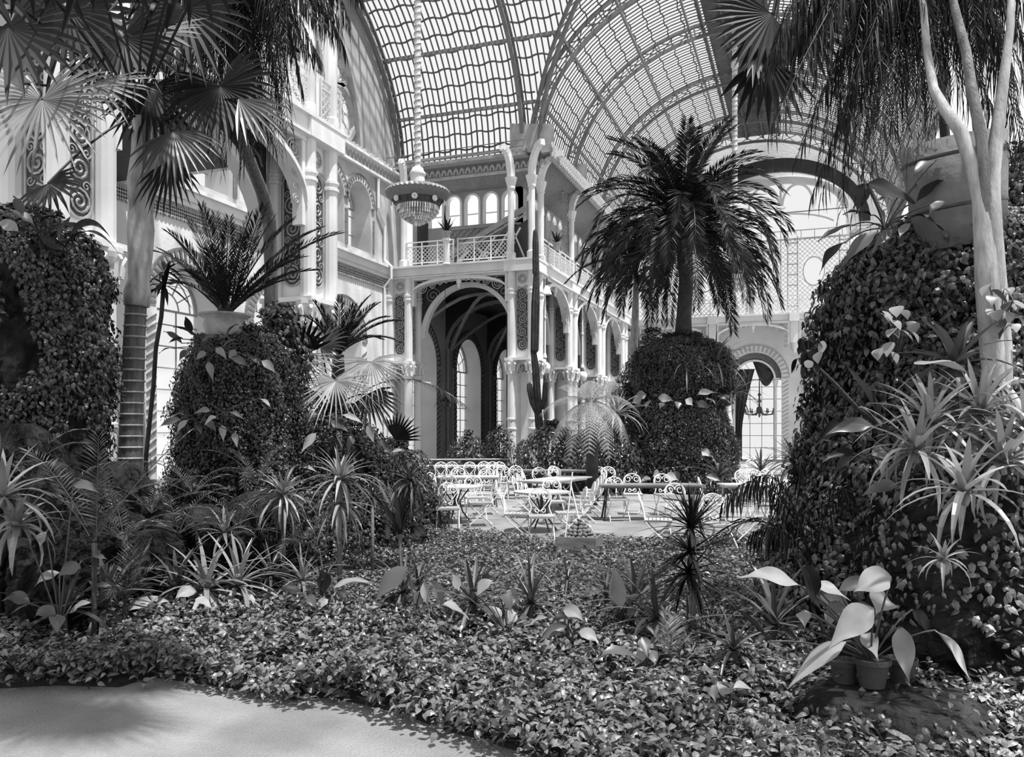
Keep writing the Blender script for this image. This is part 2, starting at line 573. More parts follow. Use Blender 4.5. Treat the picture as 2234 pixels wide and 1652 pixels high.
def pillar(x, y, label):
    root = empty('pillar', (x, y, 0), 0, label, 'pillar', 'iron pillars carrying the gallery', 'structure')
    core.build('pillar_core', M_iron, root)
    for sx in (-1, 1):
        for sy in (-1, 1):
            m = MB()
            m.lathe([(.17, 4.72), (.17, 7.22), (.21, 7.24), (.21, 7.3), (.18, 7.32), (.18, 7.38), (.21, 7.4), (.21, 7.46), (.17, 7.48), (.17, Z1)], 12, (sx * hp, sy * hp, 0))
            m.build('shaft', M_iron, root)
            m = MB()
            m.lathe([(.21, .1), (.21, .35), (.175, .4), (.175, 1.88), (.2, 1.9), (.2, 1.96), (.175, 1.98), (.175, 2.26), (.2, 2.28), (.2, 2.34), (.175, 2.36), (.165, 4.1)], 12, (sx * hp, sy * hp, 0))
            m.build('column', M_iron, root)
            m = MB()
            m.lathe([(.19, 4.08), (.22, 4.1), (.22, 4.16), (.18, 4.2), (.19, 4.35), (.25, 4.5), (.27, 4.58), (.27, 4.66)], 12, (sx * hp, sy * hp, 0))
            for k in range(8):
                a = 2 * PI * k / 8
                cx, cy = sx * hp + .22 * math.cos(a), sy * hp + .22 * math.sin(a)
                m.tube([(cx, cy, 4.2), (cx + .03 * math.cos(a), cy + .03 * math.sin(a), 4.4), (cx + .09 * math.cos(a), cy + .09 * math.sin(a), 4.52), (cx + .11 * math.cos(a), cy + .11 * math.sin(a), 4.46)], [.05, .05, .045, .02], 5)
            m.build('capital', M_iron, root)
    # filigree panels on the four faces
    for q in range(4):
        M4 = Matrix.Rotation(q * PI / 2, 4, 'Z')
        b = MB()
        W_, z0, z1 = .235, 5.02, 7.52
        pts = [(W_ * math.cos(t), z0 + W_ + W_ * math.sin(t)) for t in [PI + PI * i / 8 for i in range(9)]] + \
              [(W_ * math.cos(t), z1 - W_ + W_ * math.sin(t)) for t in [PI * i / 8 for i in range(9)]]
        b.add([(s, -.362, z) for s, z in pts] + [(s, -.374, z) for s, z in pts], [tuple(range(18)), tuple(range(35, 17, -1))] + [(i, (i + 1) % 18, 18 + (i + 1) % 18, 18 + i) for i in range(18)])
        bo = b.build('panel_back', M_dark, root)
        bo.matrix_local = M4
        f = MB()
        f.tube([(s, -.38, z) for s, z in pts + pts[:1]], .028, 5)
        nz = 5
        for k in range(nz):
            cz = z0 + .25 + k * (z1 - z0 - .5) / (nz - 1)
            h = 1 if k % 2 else -1
            spiral(f, (0, -.385, cz), .2, 2.0, (1, 0, 0), (0, 0, 1), .022, h, PI / 2)
            for sg in (-1, 1):
                spiral(f, (sg * .13, -.385, cz + .25), .085, 1.3, (1, 0, 0), (0, 0, 1), .014, -h * sg, 0)
        fo = f.build('filigree_panel', M_filigree, bo)
        g = MB()
        g.tube([(.17 * math.cos(t), -.375, 7.86 + .17 * math.sin(t)) for t in [2 * PI * i / 14 for i in range(15)]], .02, 4)
        for i in range(6):
            a = 2 * PI * i / 6
            spiral(g, (.1 * math.cos(a), -.375, 7.86 + .1 * math.sin(a)), .06, 1.2, (1, 0, 0), (0, 0, 1), .012, 1, a)
        go = g.build('rosette', M_filigree, root)
        go.matrix_local = M4
    return root


pA = pillar(XA, YT, 'white iron pillar at the gallery corner, with filigree panel, next to the tall cactus')
YB = [36.5, 42.1, 47.8]
for (x, y, lab) in ((XA, YB[0], 'white iron pillar behind the first hanging globe lamp, second from the gallery corner'),
                    (XA, YB[1], 'white iron pillar behind the second hanging globe lamp, third from the gallery corner'),
                    (XA, YB[2], 'white iron pillar last in the arcade row, beside the end wall'),
                    (XA, 15.75, 'tall white pillar with scroll panels standing behind the potted date palm'),
                    (XA, 9.4, 'white pillar with medallion panel between the ivy rock and the ringed palm trunk'),
                    (XW + .5, YT, 'white corner pillar against the left wall under the gallery railing')):
    c = copy_tree(pA)
    c.location = (x, y, 0)
    c['label'] = lab
bpy.context.view_layer.update()


# arches ------------------------------------------------------------------
def bay(L, zs, za, inner=True):
    """the pierced segmental arch of one bay, local x along the bay, front to -y"""
    a, sp, b = MB(), MB(), MB()
    R = za - zs
    ring(a, YP(0), L / 2, zs, L / 2 - .02, R - .05, L / 2 + .01, R + .1, -.12, .3, 26)
    prism(a, YP(0), [(0, zs - .5), (.1, zs - .5), (.1, Z1), (0, Z1)], -.05, .2)
    prism(a, YP(0), [(L - .1, zs - .5), (L, zs - .5), (L, Z1), (L - .1, Z1)], -.05, .2)
    prism(a, YP(0), [(0, Z1 - .1), (L, Z1 - .1), (L, Z1), (0, Z1)], -.08, .25)
    for sg in (0, 1):
        X = lambda s: L - s if sg else s
        h = 1 if sg else -1
        dz = Z1 - .12
        for s, R_, tr in ((.42, .27, 2.4), (.9, .17, 2), (1.25, .11, 1.6), (1.52, .08, 1.5), (1.78, .055, 1.3)):
            if R > .9:
                s, R_ = s * .62 + .02, R_ * .8
            spiral(sp, (X(s), 0, dz - R_ - .02), R_, tr, (1, 0, 0), (0, 0, 1), .02, h, PI / 2)
            spiral(sp, (X(s + R_ * 1.1), 0, dz - R_ * .5), R_ * .4, 1.2, (1, 0, 0), (0, 0, 1), .014, -h, 0)
        if R > .6:
            for k in range(3):
                spiral(sp, (X(.22), 0, dz - .72 - .28 * k), .11, 1.6, (1, 0, 0), (0, 0, 1), .016, h, PI / 2)
    root = empty('arcade_arch', (0, 0, 0), 0, kind='structure')
    a.build('arch_band', M_iron, root)
    sp.build('spandrel_scroll', M_filigree, root)
    f = MB()
    f.lathe([(.03, za + .1), (.06, za), (.1, za - .08), (.11, za - .2), (.05, za - .28), (.06, za - .34), (.01, za - .45)], 10, (L / 2, 0, 0))
    f.build('pendant', M_iron, root)
    if inner:
        ri = L / 2 - .05
        ring(b, YP(0), L / 2, 5.75, ri - .1, 2.1, ri + .1, 2.28, .85, 1.15, 28)
        ib = b.build('inner_arch', M_iron, root)
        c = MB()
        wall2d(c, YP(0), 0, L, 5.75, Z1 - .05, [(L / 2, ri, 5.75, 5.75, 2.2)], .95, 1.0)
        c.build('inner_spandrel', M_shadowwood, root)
        d = MB()
        for sg in (0, 1):
            X = lambda s: L - s if sg else s
            spiral(d, (X(.5), .92, 7.55), .35, 2, (1, 0, 0), (0, 0, 1), .025, 1, 0)
        d.build('inner_scroll', M_irongrey, root)
    return root


cl = .6
b1 = bay(YB[0] - YT - 2 * cl, 6.75, 8.02)
b1.location = (XA + .43, YT + cl, 0)
b1.rotation_euler = (0, 0, PI / 2)
for y in (YB[0], YB[1]):
    c = copy_tree(b1)
    c.location = (XA + .43, y + cl, 0)
c = copy_tree(b1)
c.location = (XA + .43, 9.4 + cl, 0)
c.scale = (5.15 / (YB[0] - YT - 2 * cl), 1, 1)
b2 = bay(XA - XW - .5 - 2 * cl, 7.5, 8.05)
b2.location = (XW + .5 + cl, YT - .43, 0)
b3 = bay(4.1, 7.35, 8.02, False)
b3.location = (-5.05, YE - 1.4, 0)
for x in (-9.65, -.45, 4.15):
    c = copy_tree(b3)
    c.location = (x, YE - 1.4, 0)
# groin ribs in the aisle behind
m = MB()
for (p, q) in (((XW + .3, YT + .5), (XA, YB[0])), ((XW + .3, YB[0]), (XA, YT + .5)), ((XW + .3, YB[0]), (XA, YB[1])), ((XW + .3, YB[1]), (XA, YB[0]))):
    pts = []
    for i in range(13):
        t = i / 12
        pts.append((p[0] + (q[0] - p[0]) * t, p[1] + (q[1] - p[1]) * t, 5.75 + 2.2 * math.sin(PI * t)))
    m.tube(pts, .09, 6)
for y in (YB[0], YB[1], YB[2]):
    ring(m, YP(y), (XW + XA) / 2, 5.75, 2.75, 2.1, 2.95, 2.28, -.1, .1, 24)
    for dx in (-.09, .09):
        m.tube([(XW + .2, y + dx, .5), (XW + .2, y + dx, 5.8)], .09, 8)
tag(m.build('trim_1', M_irongrey), kind='structure')
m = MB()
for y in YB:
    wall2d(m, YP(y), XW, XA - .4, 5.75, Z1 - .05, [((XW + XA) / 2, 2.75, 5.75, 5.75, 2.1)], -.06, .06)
m.box(((XW + XA) / 2, (YT + YE) / 2, Z1 - .03), (XA - XW + .4, YE - YT - .5, .04))  # dark sheet under the slab, shade of the aisle put into its colour
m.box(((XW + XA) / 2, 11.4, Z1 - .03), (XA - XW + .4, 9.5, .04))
m.box((XA - 1.5, (33.2 + 50) / 2, 4.05), (.08, 16.8, 8.1))  # added dark screen, stands in for the shade inside the aisle
tag(m.build('aisle_shade_boards', M_shadowwood), kind='structure')

# gallery slab -------------------------------------------------------------
m = MB()


def slab(x0, x1, y0, y1):
    m.box(((x0 + x1) / 2, (y0 + y1) / 2, (Z1 + Z2) / 2 + .03), (x1 - x0, y1 - y0, Z2 - Z1 - .08))
    m.box(((x0 + x1) / 2, (y0 + y1) / 2, Z2 - .03), (x1 - x0 + .2, y1 - y0 + .2, .08))
    m.box(((x0 + x1) / 2, (y0 + y1) / 2, Z1 + .02), (x1 - x0 + .1, y1 - y0 + .1, .05))


slab(XW + .1, XA + .6, YT - .6, YE - .2)
slab(XW + .1, XA + .6, 6, 16.4)
slab(XA + .6, 9, YE - 1.5, YE)
for y in [YT] + YB + [15.75, 9.4]:
    m.box((XA, y, (Z1 + Z2) / 2), (1.36, 1.36, Z2 - Z1 + .02))
for x in (-5.3, -.7, 3.9):
    m.box((x, YE - 1.4, (Z1 + Z2) / 2), (.55, .5, Z2 - Z1 + .02))
    m.box((x, YE - 1.25, 7.55), (.42, .45, 1.25))
    m.lathe([(.02, 6.3), (.12, 6.45), (.2, 6.7), (.24, 6.95)], 10, (x, YE - 1.2, 0))
tag(m.build('trim_2', M_iron), kind='structure')


# railings ---------------------------------------------------------------
def railing(p, q, label, posts=3, mesh=True):
    p, q = Vector(p), Vector(q)
    L = (q - p).length
    root = empty('gallery_railing', p, math.atan2(q.y - p.y, q.x - p.x), label, 'railing', 'railings along the gallery edge')
    for k in range(posts + 1):
        m = MB()
        s = L * k / posts
        m.bar((s, 0, 0), (s, 0, 1.0), .05)
        m.build('post', M_iron, root)
    m = MB()
    m.bar((0, 0, .98), (L, 0, .98), .06, .04)
    m.build('top_rail', M_iron, root)
    m = MB()
    m.bar((0, 0, .8), (L, 0, .8), .04)
    m.bar((0, 0, .12), (L, 0, .12), .04)
    m.build('lower_rails', M_iron, root)
    m = MB()
    n = int(L / .17)
    for k in range(-4, n + 1):
        for sg in (0, 1):
            a, b = k * .17, k * .17 + .68
            z0, z1 = .12, .8
            if sg:
                z0, z1 = z1, z0
            ta, tb = max(0, (0 - a) / (b - a)), min(1, (L - a) / (b - a))
            if tb > ta:
                m.bar((a + (b - a) * ta, 0, z0 + (z1 - z0) * ta), (a + (b - a) * tb, 0, z0 + (z1 - z0) * tb), .018)
    m.build('lattice', M_iron, root)
    return root


zr = Z2
railing((XW + .9, YT - .55, zr), (XA - 2.9, YT - .55, zr), 'white lattice railing in front of the stair truss, left of the potted plant')
railing((XA - 2.7, YT - .55, zr), (XA - .55, YT - .55, zr), 'white lattice railing in front of the stair truss, right of the potted plant')
railing((XA + .55, YT + .6, zr), (XA + .55, YT + 2.9, zr), 'white lattice railing just right of the gallery corner pillar')
railing((XA + .55, YT + 3.1, zr), (XA + .55, YB[0], zr), 'white lattice railing on the arcade, beyond the post with fern pot')
railing((XA + .55, YB[0] + .3, zr), (XA + .55, YB[1], zr), 'white lattice railing on the arcade behind the small palm crown', 5)
railing((XA + .55, YB[1] + .3, zr), (XA + .55, YE - 1.6, zr), 'white lattice railing at the far end of the arcade', 7)
railing((XA + .8, YE - 1.45, zr), (-3.25, YE - 1.45, zr), 'white lattice railing on the end wall, left of the dark pedestal', 6)
railing((-2.75, YE - 1.45, zr), (4.2, YE - 1.45, zr), 'white lattice railing on the end wall, right of the dark pedestal', 6)
railing((XA + .5, 10.6, zr), (XA + .5, 15.2, zr), 'white railing high on the near gallery behind the hanging leaves', 4)
railing((XA + .5, 15.7, zr), (XA + .5, 16.5, zr), 'short white railing between the two posts above the tall scroll pillar', 1)

# gallery posts with brackets up to the vault ------------------------------------
mp_ = MB()


def gpost(x, y, top, out=None, r=.13):
    mp_.lathe([(.2, Z2), (.2, Z2 + .25), (r, Z2 + .3), (r, 11.4), (r + .04, 11.42), (r + .03, 11.5), (r + .1, 11.75), (r + .12, 11.85)], 10, (x, y, 0))
    if out:
        pts = []
        for i in range(7):
            t = i / 6
            pts.append((x + out[0] * (t * t), y + out[1] * (t * t), 11.8 + 1.15 * math.sin(t * PI / 2)))
        for a_, b_ in zip(pts, pts[1:]):
            mp_.bar(a_, b_, .22, .24)
    else:
        mp_.tube([(x, y, 11.8), (x, y, top)], r, 8)


gpost(XA - .43, YT - .5, 13, (-.2, -.5))
gpost(XA + .43, YT - .5, 13, (.6, -.5))
gpost(XA + .5, YT + .45, 13, (.9, .1))
for y in YB:
    gpost(XA + .45, y - .1, 13, (1.0, 0))
gpost(XW + .75, YT - .5, 13, (0, -.3))
for x, y in ((XA - .35, 15.3), (XA + .43, 15.3), (XA + .43, 16.2)):
    gpost(x, y, 17, None, .16)
tag(mp_.build('trim_3', M_iron), kind='structure')

# upper walls behind the gallery --------------------------------------------
wu = empty('wall_upper_left', (XA - .8, 32, Z2), kind='structure')
LU = Vector(wu.location)
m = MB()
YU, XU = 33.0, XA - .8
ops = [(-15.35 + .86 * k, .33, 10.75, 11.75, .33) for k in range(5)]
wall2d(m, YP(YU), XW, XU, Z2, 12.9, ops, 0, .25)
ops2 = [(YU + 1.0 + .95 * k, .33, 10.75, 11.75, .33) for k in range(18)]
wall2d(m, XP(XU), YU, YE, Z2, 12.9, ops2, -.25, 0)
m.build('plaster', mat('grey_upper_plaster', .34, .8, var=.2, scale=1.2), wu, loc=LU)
m = MB()
for sc, hw, zb, zs, r in ops:
    ring(m, YP(YU), sc, zs, hw - .05, r - .05, hw + .04, r + .04, -.03, .1, 14)
    for sg in (-1, 1):
        prism(m, YP(YU), [(sc + sg * hw - .045, zb), (sc + sg * hw + .045, zb), (sc + sg * hw + .045, zs), (sc + sg * hw - .045, zs)], -.03, .1)
    prism(m, YP(YU), [(sc - hw, 11.2), (sc + hw, 11.2), (sc + hw, 11.25), (sc - hw, 11.25)], .05, .1)
for sc, hw, zb, zs, r in ops2:
    ring(m, XP(XU), sc, zs, hw - .05, r - .05, hw + .04, r + .04, -.1, .03, 12)
m.build('window_trim', M_white, wu, loc=LU)
# trellis on the upper walls
m = MB()


def trellis(mp, s0, s1, z0, z1, step, w=.05, d=0.0, skip=None):
    Lz = z1 - z0
    k = s0 - Lz
    while k < s1:
        for sg in (0, 1):
            n = 24
            prev = None
            for i in range(n + 1):
                t = i / n
                s = k + Lz * t
                z = z0 + Lz * t if not sg else z1 - Lz * t
                ok = s0 <= s <= s1 and not (skip and skip(s, z))
                if prev is not None and not ok:
                    if (Vector(mp(*prev, d)) - Vector(mp(*last, d))).length > .02:
                        m.bar(mp(*prev, d), mp(*last, d), w, w * .6)
                    prev = None
                if ok:
                    if prev is None:
                        prev = (s, z)
                    last = (s, z)
            if prev is not None and prev != last:
                m.bar(mp(*prev, d), mp(*last, d), w, w * .6)
        k += step


trellis(YP(YU), -15.0, XU, Z2, 10.6, .3, .05, -.05)
for y0, y1 in ((35.3, 37.4), (40.9, 43), (46.6, 48.6)):
    trellis(XP(XA + .3), y0, y1, 10.0, 12.7, .3, .045, 0)
for y0, y1 in ((33.2, 50.5),):
    trellis(XP(XU), y0, y1, Z2, 10.6, .3, .05, .05)
m.bar((-15, YU - .05, 10.62), (XU, YU - .05, 10.62), .08)
m.build('trellis', M_irongrey, wu, loc=LU)
# dark door, and the stair truss behind the railing
m = MB()
m.box((-16.0, YU - .03, 9.9), (.5, .06, 2.4))
m.build('door_panel', M_shadowwood, wu, loc=LU)
st = empty('stair_flight', (-14, YT + .8, Z2), 0, 'slanting iron stair truss rising to the right behind the gallery railing', 'stair')
LS = Vector(st.location)
ys = YT + .9
m = MB()
m.bar((-15.6, ys, 8.7), (-10.9, ys, 11.0), .1, .22)
m.bar((-15.2, ys, 8.7), (-10.9, ys, 10.75), .06, .08)
m.build('stringer', M_irongrey, st, loc=LS)
m = MB()
m.add([(-14.6, ys + .25, 8.68), (-10.9, ys + .25, 8.68), (-10.9, ys + .25, 10.6), (-14.6, ys + .25, 8.85), (-14.6, ys + .32, 8.68), (-10.9, ys + .32, 8.68), (-10.9, ys + .32, 10.6), (-14.6, ys + .32, 8.85)],
      [(0, 1, 2, 3), (7, 6, 5, 4), (0, 4, 5, 1), (1, 5, 6, 2), (2, 6, 7, 3), (3, 7, 4, 0)])
m.build('stair_shade_sheet', M_dark, st, loc=LS)  # dark sheet painted in for the shaded opening below the stair
m = MB()
for x0, z0, x1, z1 in ((-13.2, 8.7, -12.2, 9.9), (-12.2, 8.7, -13.0, 9.5), (-12.2, 9.2, -11.5, 10.25), (-11.5, 10.3, -10.9, 8.9), (-11.9, 8.9, -11.1, 10.2), (-11.5, 8.7, -11.5, 10.4), (-14.2, 8.7, -13.4, 9.4), (-14.3, 9.0, -13.3, 8.75)):
    m.bar((x0, ys - .08, z0), (x1, ys - .08, z1), .09, .05)
for x, z in ((-12.55, 9.25), (-11.45, 9.6), (-13.8, 8.98)):
    m.lathe([(.02, -.03), (.13, -.03), (.13, .03), (.02, .03)], 10, (x, ys - .1, z))
m.build('truss_braces', M_iron, st, loc=LS)

# end wall ------------------------------------------------------------------
wb = empty('wall_back', (NX, YE, 0), kind='structure')
LB = Vector(wb.location)
m = MB()
zE, hE = 5.0, 1.55
opsE = [(-7.7, hE, 0, zE, hE), (-3.0, hE, 0, zE, hE), (1.7, hE, 0, zE, hE), (6.4, hE, 0, zE, hE)]
wall2d(m, YP(YE), XW, 9, 0, Z2, opsE, 0, .5)
wall2d(m, YP(YE + .3), NX - NA - .6, NX + NA + .6, 13.35, 20.0, [(-1.5, 3.7, 13.35, 14.9, 2.0)], 0, .3)
m.build('plaster', M_plaster, wb, loc=LB)
ml, md = MB(), MB()
for sc, hw, zb, zs, r in opsE:
    archivolt(ml, md, YP(YE), sc, zs, hw + .02, .42, .4, 0, -.06, 22)
ml.build('archivolt', M_plaster, wb, loc=LB)
md.build('archivolt_stripes', M_filigree, wb, loc=LB)
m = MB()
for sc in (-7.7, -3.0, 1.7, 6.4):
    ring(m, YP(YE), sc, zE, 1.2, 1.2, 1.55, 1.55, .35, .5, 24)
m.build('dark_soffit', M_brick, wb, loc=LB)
m = MB()
for sc in (-7.7, -3.0, 1.7, 6.4):
    ring(m, YP(YE), sc, zE - .1, 1.12, 1.12, 1.24, 1.24, .2, .36, 24)
    for sg in (-1, 1):
        m.tube([(sc + sg * 1.2, YE + .25, 0), (sc + sg * 1.2, YE + .25, zE - .1)], .08, 8)
        m.lathe([(.1, 4.5), (.14, 4.7), (.17, 4.85)], 8, (sc + sg * 1.2, YE + .25, 0))
m.build('inner_arches', M_iron, wb, loc=LB)
for sc in (-7.7, -3.0, 1.7, 6.4):
    window(YP(YE + 1.6), sc, 1.75, .05, zE, 1.6, 0, 5, .75)
# trellis with oval openings over the end gallery
m = MB()
ovals = [(-2.75, 11.15), (.35, 11.2), (-5.9, 11.15), (3.5, 11.2)]
sk = lambda s, z: any(((s - a) / .58) ** 2 + ((z - b) / .82) ** 2 < 1 for a, b in ovals)
trellis(YP(YE - .1), NX - NA, 5.5, Z2 + .1, 13.1, .27, .035, 0, sk)
for a, b in ovals:
    ring(m, YP(YE - .1), a, b, .56, .8, .62, .87, -.04, .04, 30, 0, 2 * PI)
for x in (-8.2, -4.5, -4.1, -1.1, -.55, 1.75, 2.3):
    m.bar((x, YE - .1, Z2), (x, YE - .1, 13.3), .06)
for x in (-4.3, -.82, 2.0):
    z = 9.2
    while z < 13:
        m.bar((x - .27, YE - .1, z), (x + .27, YE - .1, z), .06)
        z += .62
m.bar((NX - NA, YE - .1, 13.15), (5.5, YE - .1, 13.15), .1)
m.bar((NX - NA, YE - .1, 13.65), (5.5, YE - .1, 13.65), .05)
x = NX - NA
while x < 5.5:
    m.bar((x, YE - .1, 13.15), (x, YE - .1, 13.65), .04)
    x += .75
m.build('trellis_screen', M_irongrey, wb, loc=LB)
window(YP(YE + .5), -1.5, 3.75, 8.7, 14.9, 2.0, 0, 2, 9, False)
m = MB()
ring(m, YP(YE + .2), -1.5, 14.9, 3.35, 1.65, 3.75, 2.05, -.1, .1, 32)
for k in (-1, 0, 1):
    x = -1.5 + k * 1.75
    if k == 0:
        m.bar((x, YE + .2, 15.2), (x, YE + .2, 16.8), .14, .14)
        m.lathe([(.3, 0), (.22, .1), (.1, .2)], 8, (x, YE + .2, 15.1))
for k in (-1, 1):
    ring(m, YP(YE + .2), -1.5 + k * .95, 15.2, .8, 1.2, .93, 1.33, -.05, .08, 18)
for i in range(18):
    t0, t1 = PI * (.15 + .7 * i / 18), PI * (.15 + .7 * (i + 1) / 18)
    m.bar((-1.5 - 3.3 * math.cos(t0), YE + .2, 13.6 + 1.15 * math.sin(t0)), (-1.5 - 3.3 * math.cos(t1), YE + .2, 13.6 + 1.15 * math.sin(t1)), .09)
m.build('window_arch', M_plaster, wb, loc=LB)
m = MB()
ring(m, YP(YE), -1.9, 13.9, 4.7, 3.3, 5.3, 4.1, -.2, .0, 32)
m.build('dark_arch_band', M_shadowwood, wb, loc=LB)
# ------------------------------------------------------------------ glass vaults
ce = empty('ceiling', (NX, 40, ZS), kind='structure')
LC = Vector(ce.location)
GA, GB, GT = NA + .5, NB + .5, TA + .5


def nv(ps, Y, side=-1, o=0.0):
    return (NX + side * (GA + o) * math.cos(ps), Y, ZS + (GB + o) * math.sin(ps))


def tv(ps, X, o=0.0):
    return (X, TY + (GT + o) * math.cos(ps), ZS + (GB + o) * math.sin(ps))


y_start = lambda ps: TY + GT * math.cos(ps)
x_end = lambda ps: NX - GA * math.cos(ps)
NR = 17
PS = [PI / 2 * i / NR for i in range(NR + 1)]
gl = MB()
for side in (-1, 1):
    for a, b in zip(PS, PS[1:]):
        gl.add([nv(a, y_start(a), side), nv(a, YE, side), nv(b, YE, side), nv(b, y_start(b), side)], [(0, 1, 2, 3)])
for a, b in zip(PS, PS[1:]):
    gl.add([tv(a, XW), tv(a, x_end(a)), tv(b, x_end(b)), tv(b, XW)], [(0, 1, 2, 3)])
g_o = gl.build('glass', M_glass, ce, loc=LC)
# the vaults go on over the lens: near half of the transept, and the nave towards the entrance; unseen, glass dimmed to cut the light
gl, bars = MB(), MB()
Y0 = -9.0
PN = [PI / 2 * i / 8 for i in range(9)]
tn = lambda ps, X: (X, TY - GT * math.cos(ps), ZS + GB * math.sin(ps))
for a, b in zip(PN, PN[1:]):
    for side in (-1, 1):
        gl.add([nv(a, Y0, side), nv(a, TY - GT * math.cos(a), side), nv(b, TY - GT * math.cos(b), side), nv(b, Y0, side)], [(0, 1, 2, 3)])
        xa, xb = (XW, x_end(a)) if side < 0 else (NX + GA * math.cos(a), 12.0)
        ya, yb = (XW, x_end(b)) if side < 0 else (NX + GA * math.cos(b), 12.0)
        gl.add([tn(a, xa), tn(a, xb), tn(b, yb), tn(b, ya)], [(0, 1, 2, 3)])
        bars.bar(nv(a, Y0, side), nv(a, TY - GT * math.cos(a), side), .1)
        bars.bar(tn(a, xa), tn(a, xb), .1)
y = Y0
while y < TY - GT:
    for side in (-1, 1):
        P = [nv(p, y, side) for p in PN]
        for p, q in zip(P, P[1:]):
            bars.bar(p, q, .07, .07, (0, 1, 0))
    y += .42
gl.build('entrance_glass', M_dimglass, ce, loc=LC)
bars.build('entrance_bars', M_bar, ce, loc=LC)

bars = MB()
for side in (-1, 1):
    k = 0
    y = TY + .3
    while y < YE:
        p0 = 0 if y >= TY + GT else math.acos((y - TY) / GT)
        n = max(3, int(14 * (1 - p0 / (PI / 2))))
        pts = [nv(p0 + (PI / 2 - p0) * i / n, y, side, -.03) for i in range(n + 1)]
        w = .02 if k % 2 else .034
        for p, q in zip(pts, pts[1:]):
            bars.bar(p, q, w, .05, (0, 1, 0))
        y += .26
        k += 1
k = 0
x = XW + .1
while x < NX - .3:
    p0 = 0 if x <= NX - GA else math.acos((NX - x) / GA)
    n = max(3, int(14 * (1 - p0 / (PI / 2))))
    pts = [tv(p0 + (PI / 2 - p0) * i / n, x, -.03) for i in range(n + 1)]
    w = .035 if k % 2 else .06
    for p, q in zip(pts, pts[1:]):
        bars.bar(p, q, w, .05, (1, 0, 0))
    x += .25
    k += 1
bars.build('glazing_bars', M_bar, ce, loc=LC)

sc_ = MB()
for i in range(1, NR):
    for sub in (0,):
        ps = PS[i]
        for side in (-1, 1):
            pts = []
            y, k = y_start(ps), 0
            while y < YE:
                pts.append(nv(ps + (.007 if (k // 2) % 2 else -.002), y, side, -.02))
                y += .26
                k += 1
            for p, q in zip(pts, pts[1:]):
                sc_.bar(p, q, .035, .05, (0, 0, 1))
        pts = []
        x, k = XW, 0
        while x < x_end(ps):
            pts.append(tv(ps + (.008 if (k // 2) % 2 else -.002), x, -.02))
            x += .25
            k += 1
        for p, q in zip(pts, pts[1:]):
            sc_.bar(p, q, .045, .06, (0, 0, 1))
sc_.build('pane_laps', M_bar, ce, loc=LC)


def truss(pin, pout, n=14, w=.16, flange=True):
    """lattice rib between an inner and an outer chord"""
    m = MB()
    A = [Vector(pin(i / n)) for i in range(n + 1)]
    B = [Vector(pout(i / n)) for i in range(n + 1)]
    for P, ww in ((A, w), (B, w * .8)):
        for p, q in zip(P, P[1:]):
            m.bar(p, q, ww, .07, (q - p).cross(B[3] - A[3]) if False else (0, 1, 0.01))
    for i in range(n):
        if i % 2 == 0:
            m.bar(A[i], B[i], .06)
        m.bar(A[i], B[i + 1], .035)
        m.bar(B[i], A[i + 1], .035)
    return m


for y in [TY + TA] + YB + [YE - .3]:
    for side in (-1, 1):
        m = truss(lambda t: (NX + side * NA * math.cos(t * PI / 2), y, ZS - .1 + NB * math.sin(t * PI / 2)),
                  lambda t: (NX + side * (GA - .08) * math.cos(t * PI / 2), y, ZS + (GB - .08) * math.sin(t * PI / 2)))
        m.build('truss_rib', M_rib, ce, loc=LC)
for x in (XA - .2, XW + .15):
    m = truss(lambda t: (x, TY + TA * math.cos(t * PI / 2), ZS + NB * math.sin(t * PI / 2)),
              lambda t: (x, TY + (GT - .08) * math.cos(t * PI / 2), ZS + (GB - .08) * math.sin(t * PI / 2)))
    m.build('truss_rib', M_rib, ce, loc=LC)
m = MB()
for o, r in ((0, .1), (.42, .09)):
    m.tube([(NX - (NA + o) * math.cos(t), TY + (TA + o) * math.cos(t), ZS + (NB + o) * math.sin(t)) for t in [PI / 2 * i / 14 for i in range(15)]], r, 6)
m.build('valley_rib', M_rib, ce, loc=LC)
m = MB()
for k in (.2, .42, .64, .84):
    ps = PI / 2 * k
    for side in (-1, 1):
        m.bar(nv(ps, y_start(ps), side, -.14), nv(ps, YE, side, -.14), .08, .13)
    m.bar(tv(ps, XW, -.14), tv(ps, x_end(ps), -.14), .08, .13)
m.build('purlins', M_rib, ce, loc=LC)
m = MB()
for p, q in (((XW, 30.6, 13.2), (XA, 31.2, 13.5)), ((XW, 31.0, 12.95), (XA, 30.9, 13.15)), ((XA + .6, 31.5, 13.1), (XA + 1.1, 36.4, 13.0)), ((XA + 1.1, 36.4, 13.1), (XA + 1.1, 42, 13.0))):
    m.tube([p, q], .02, 4)
m.build('tie_rods', M_rib, ce, loc=LC)
# ridge walk
m = MB()
m.box((NX + .1, (TY + YE) / 2 + 1, ZS + GB - .12), (2.5, YE - TY - 2, .12))
for dx in (-1.3, -.4, .5, 1.4):
    m.bar((NX + dx, TY + 1, ZS + GB - .25), (NX + dx, YE, ZS + GB - .25), .12, .2)
m.build('ridge_boards', mat('ridge_wood', .07, .7, var=.4, scale=3), ce, loc=LC)

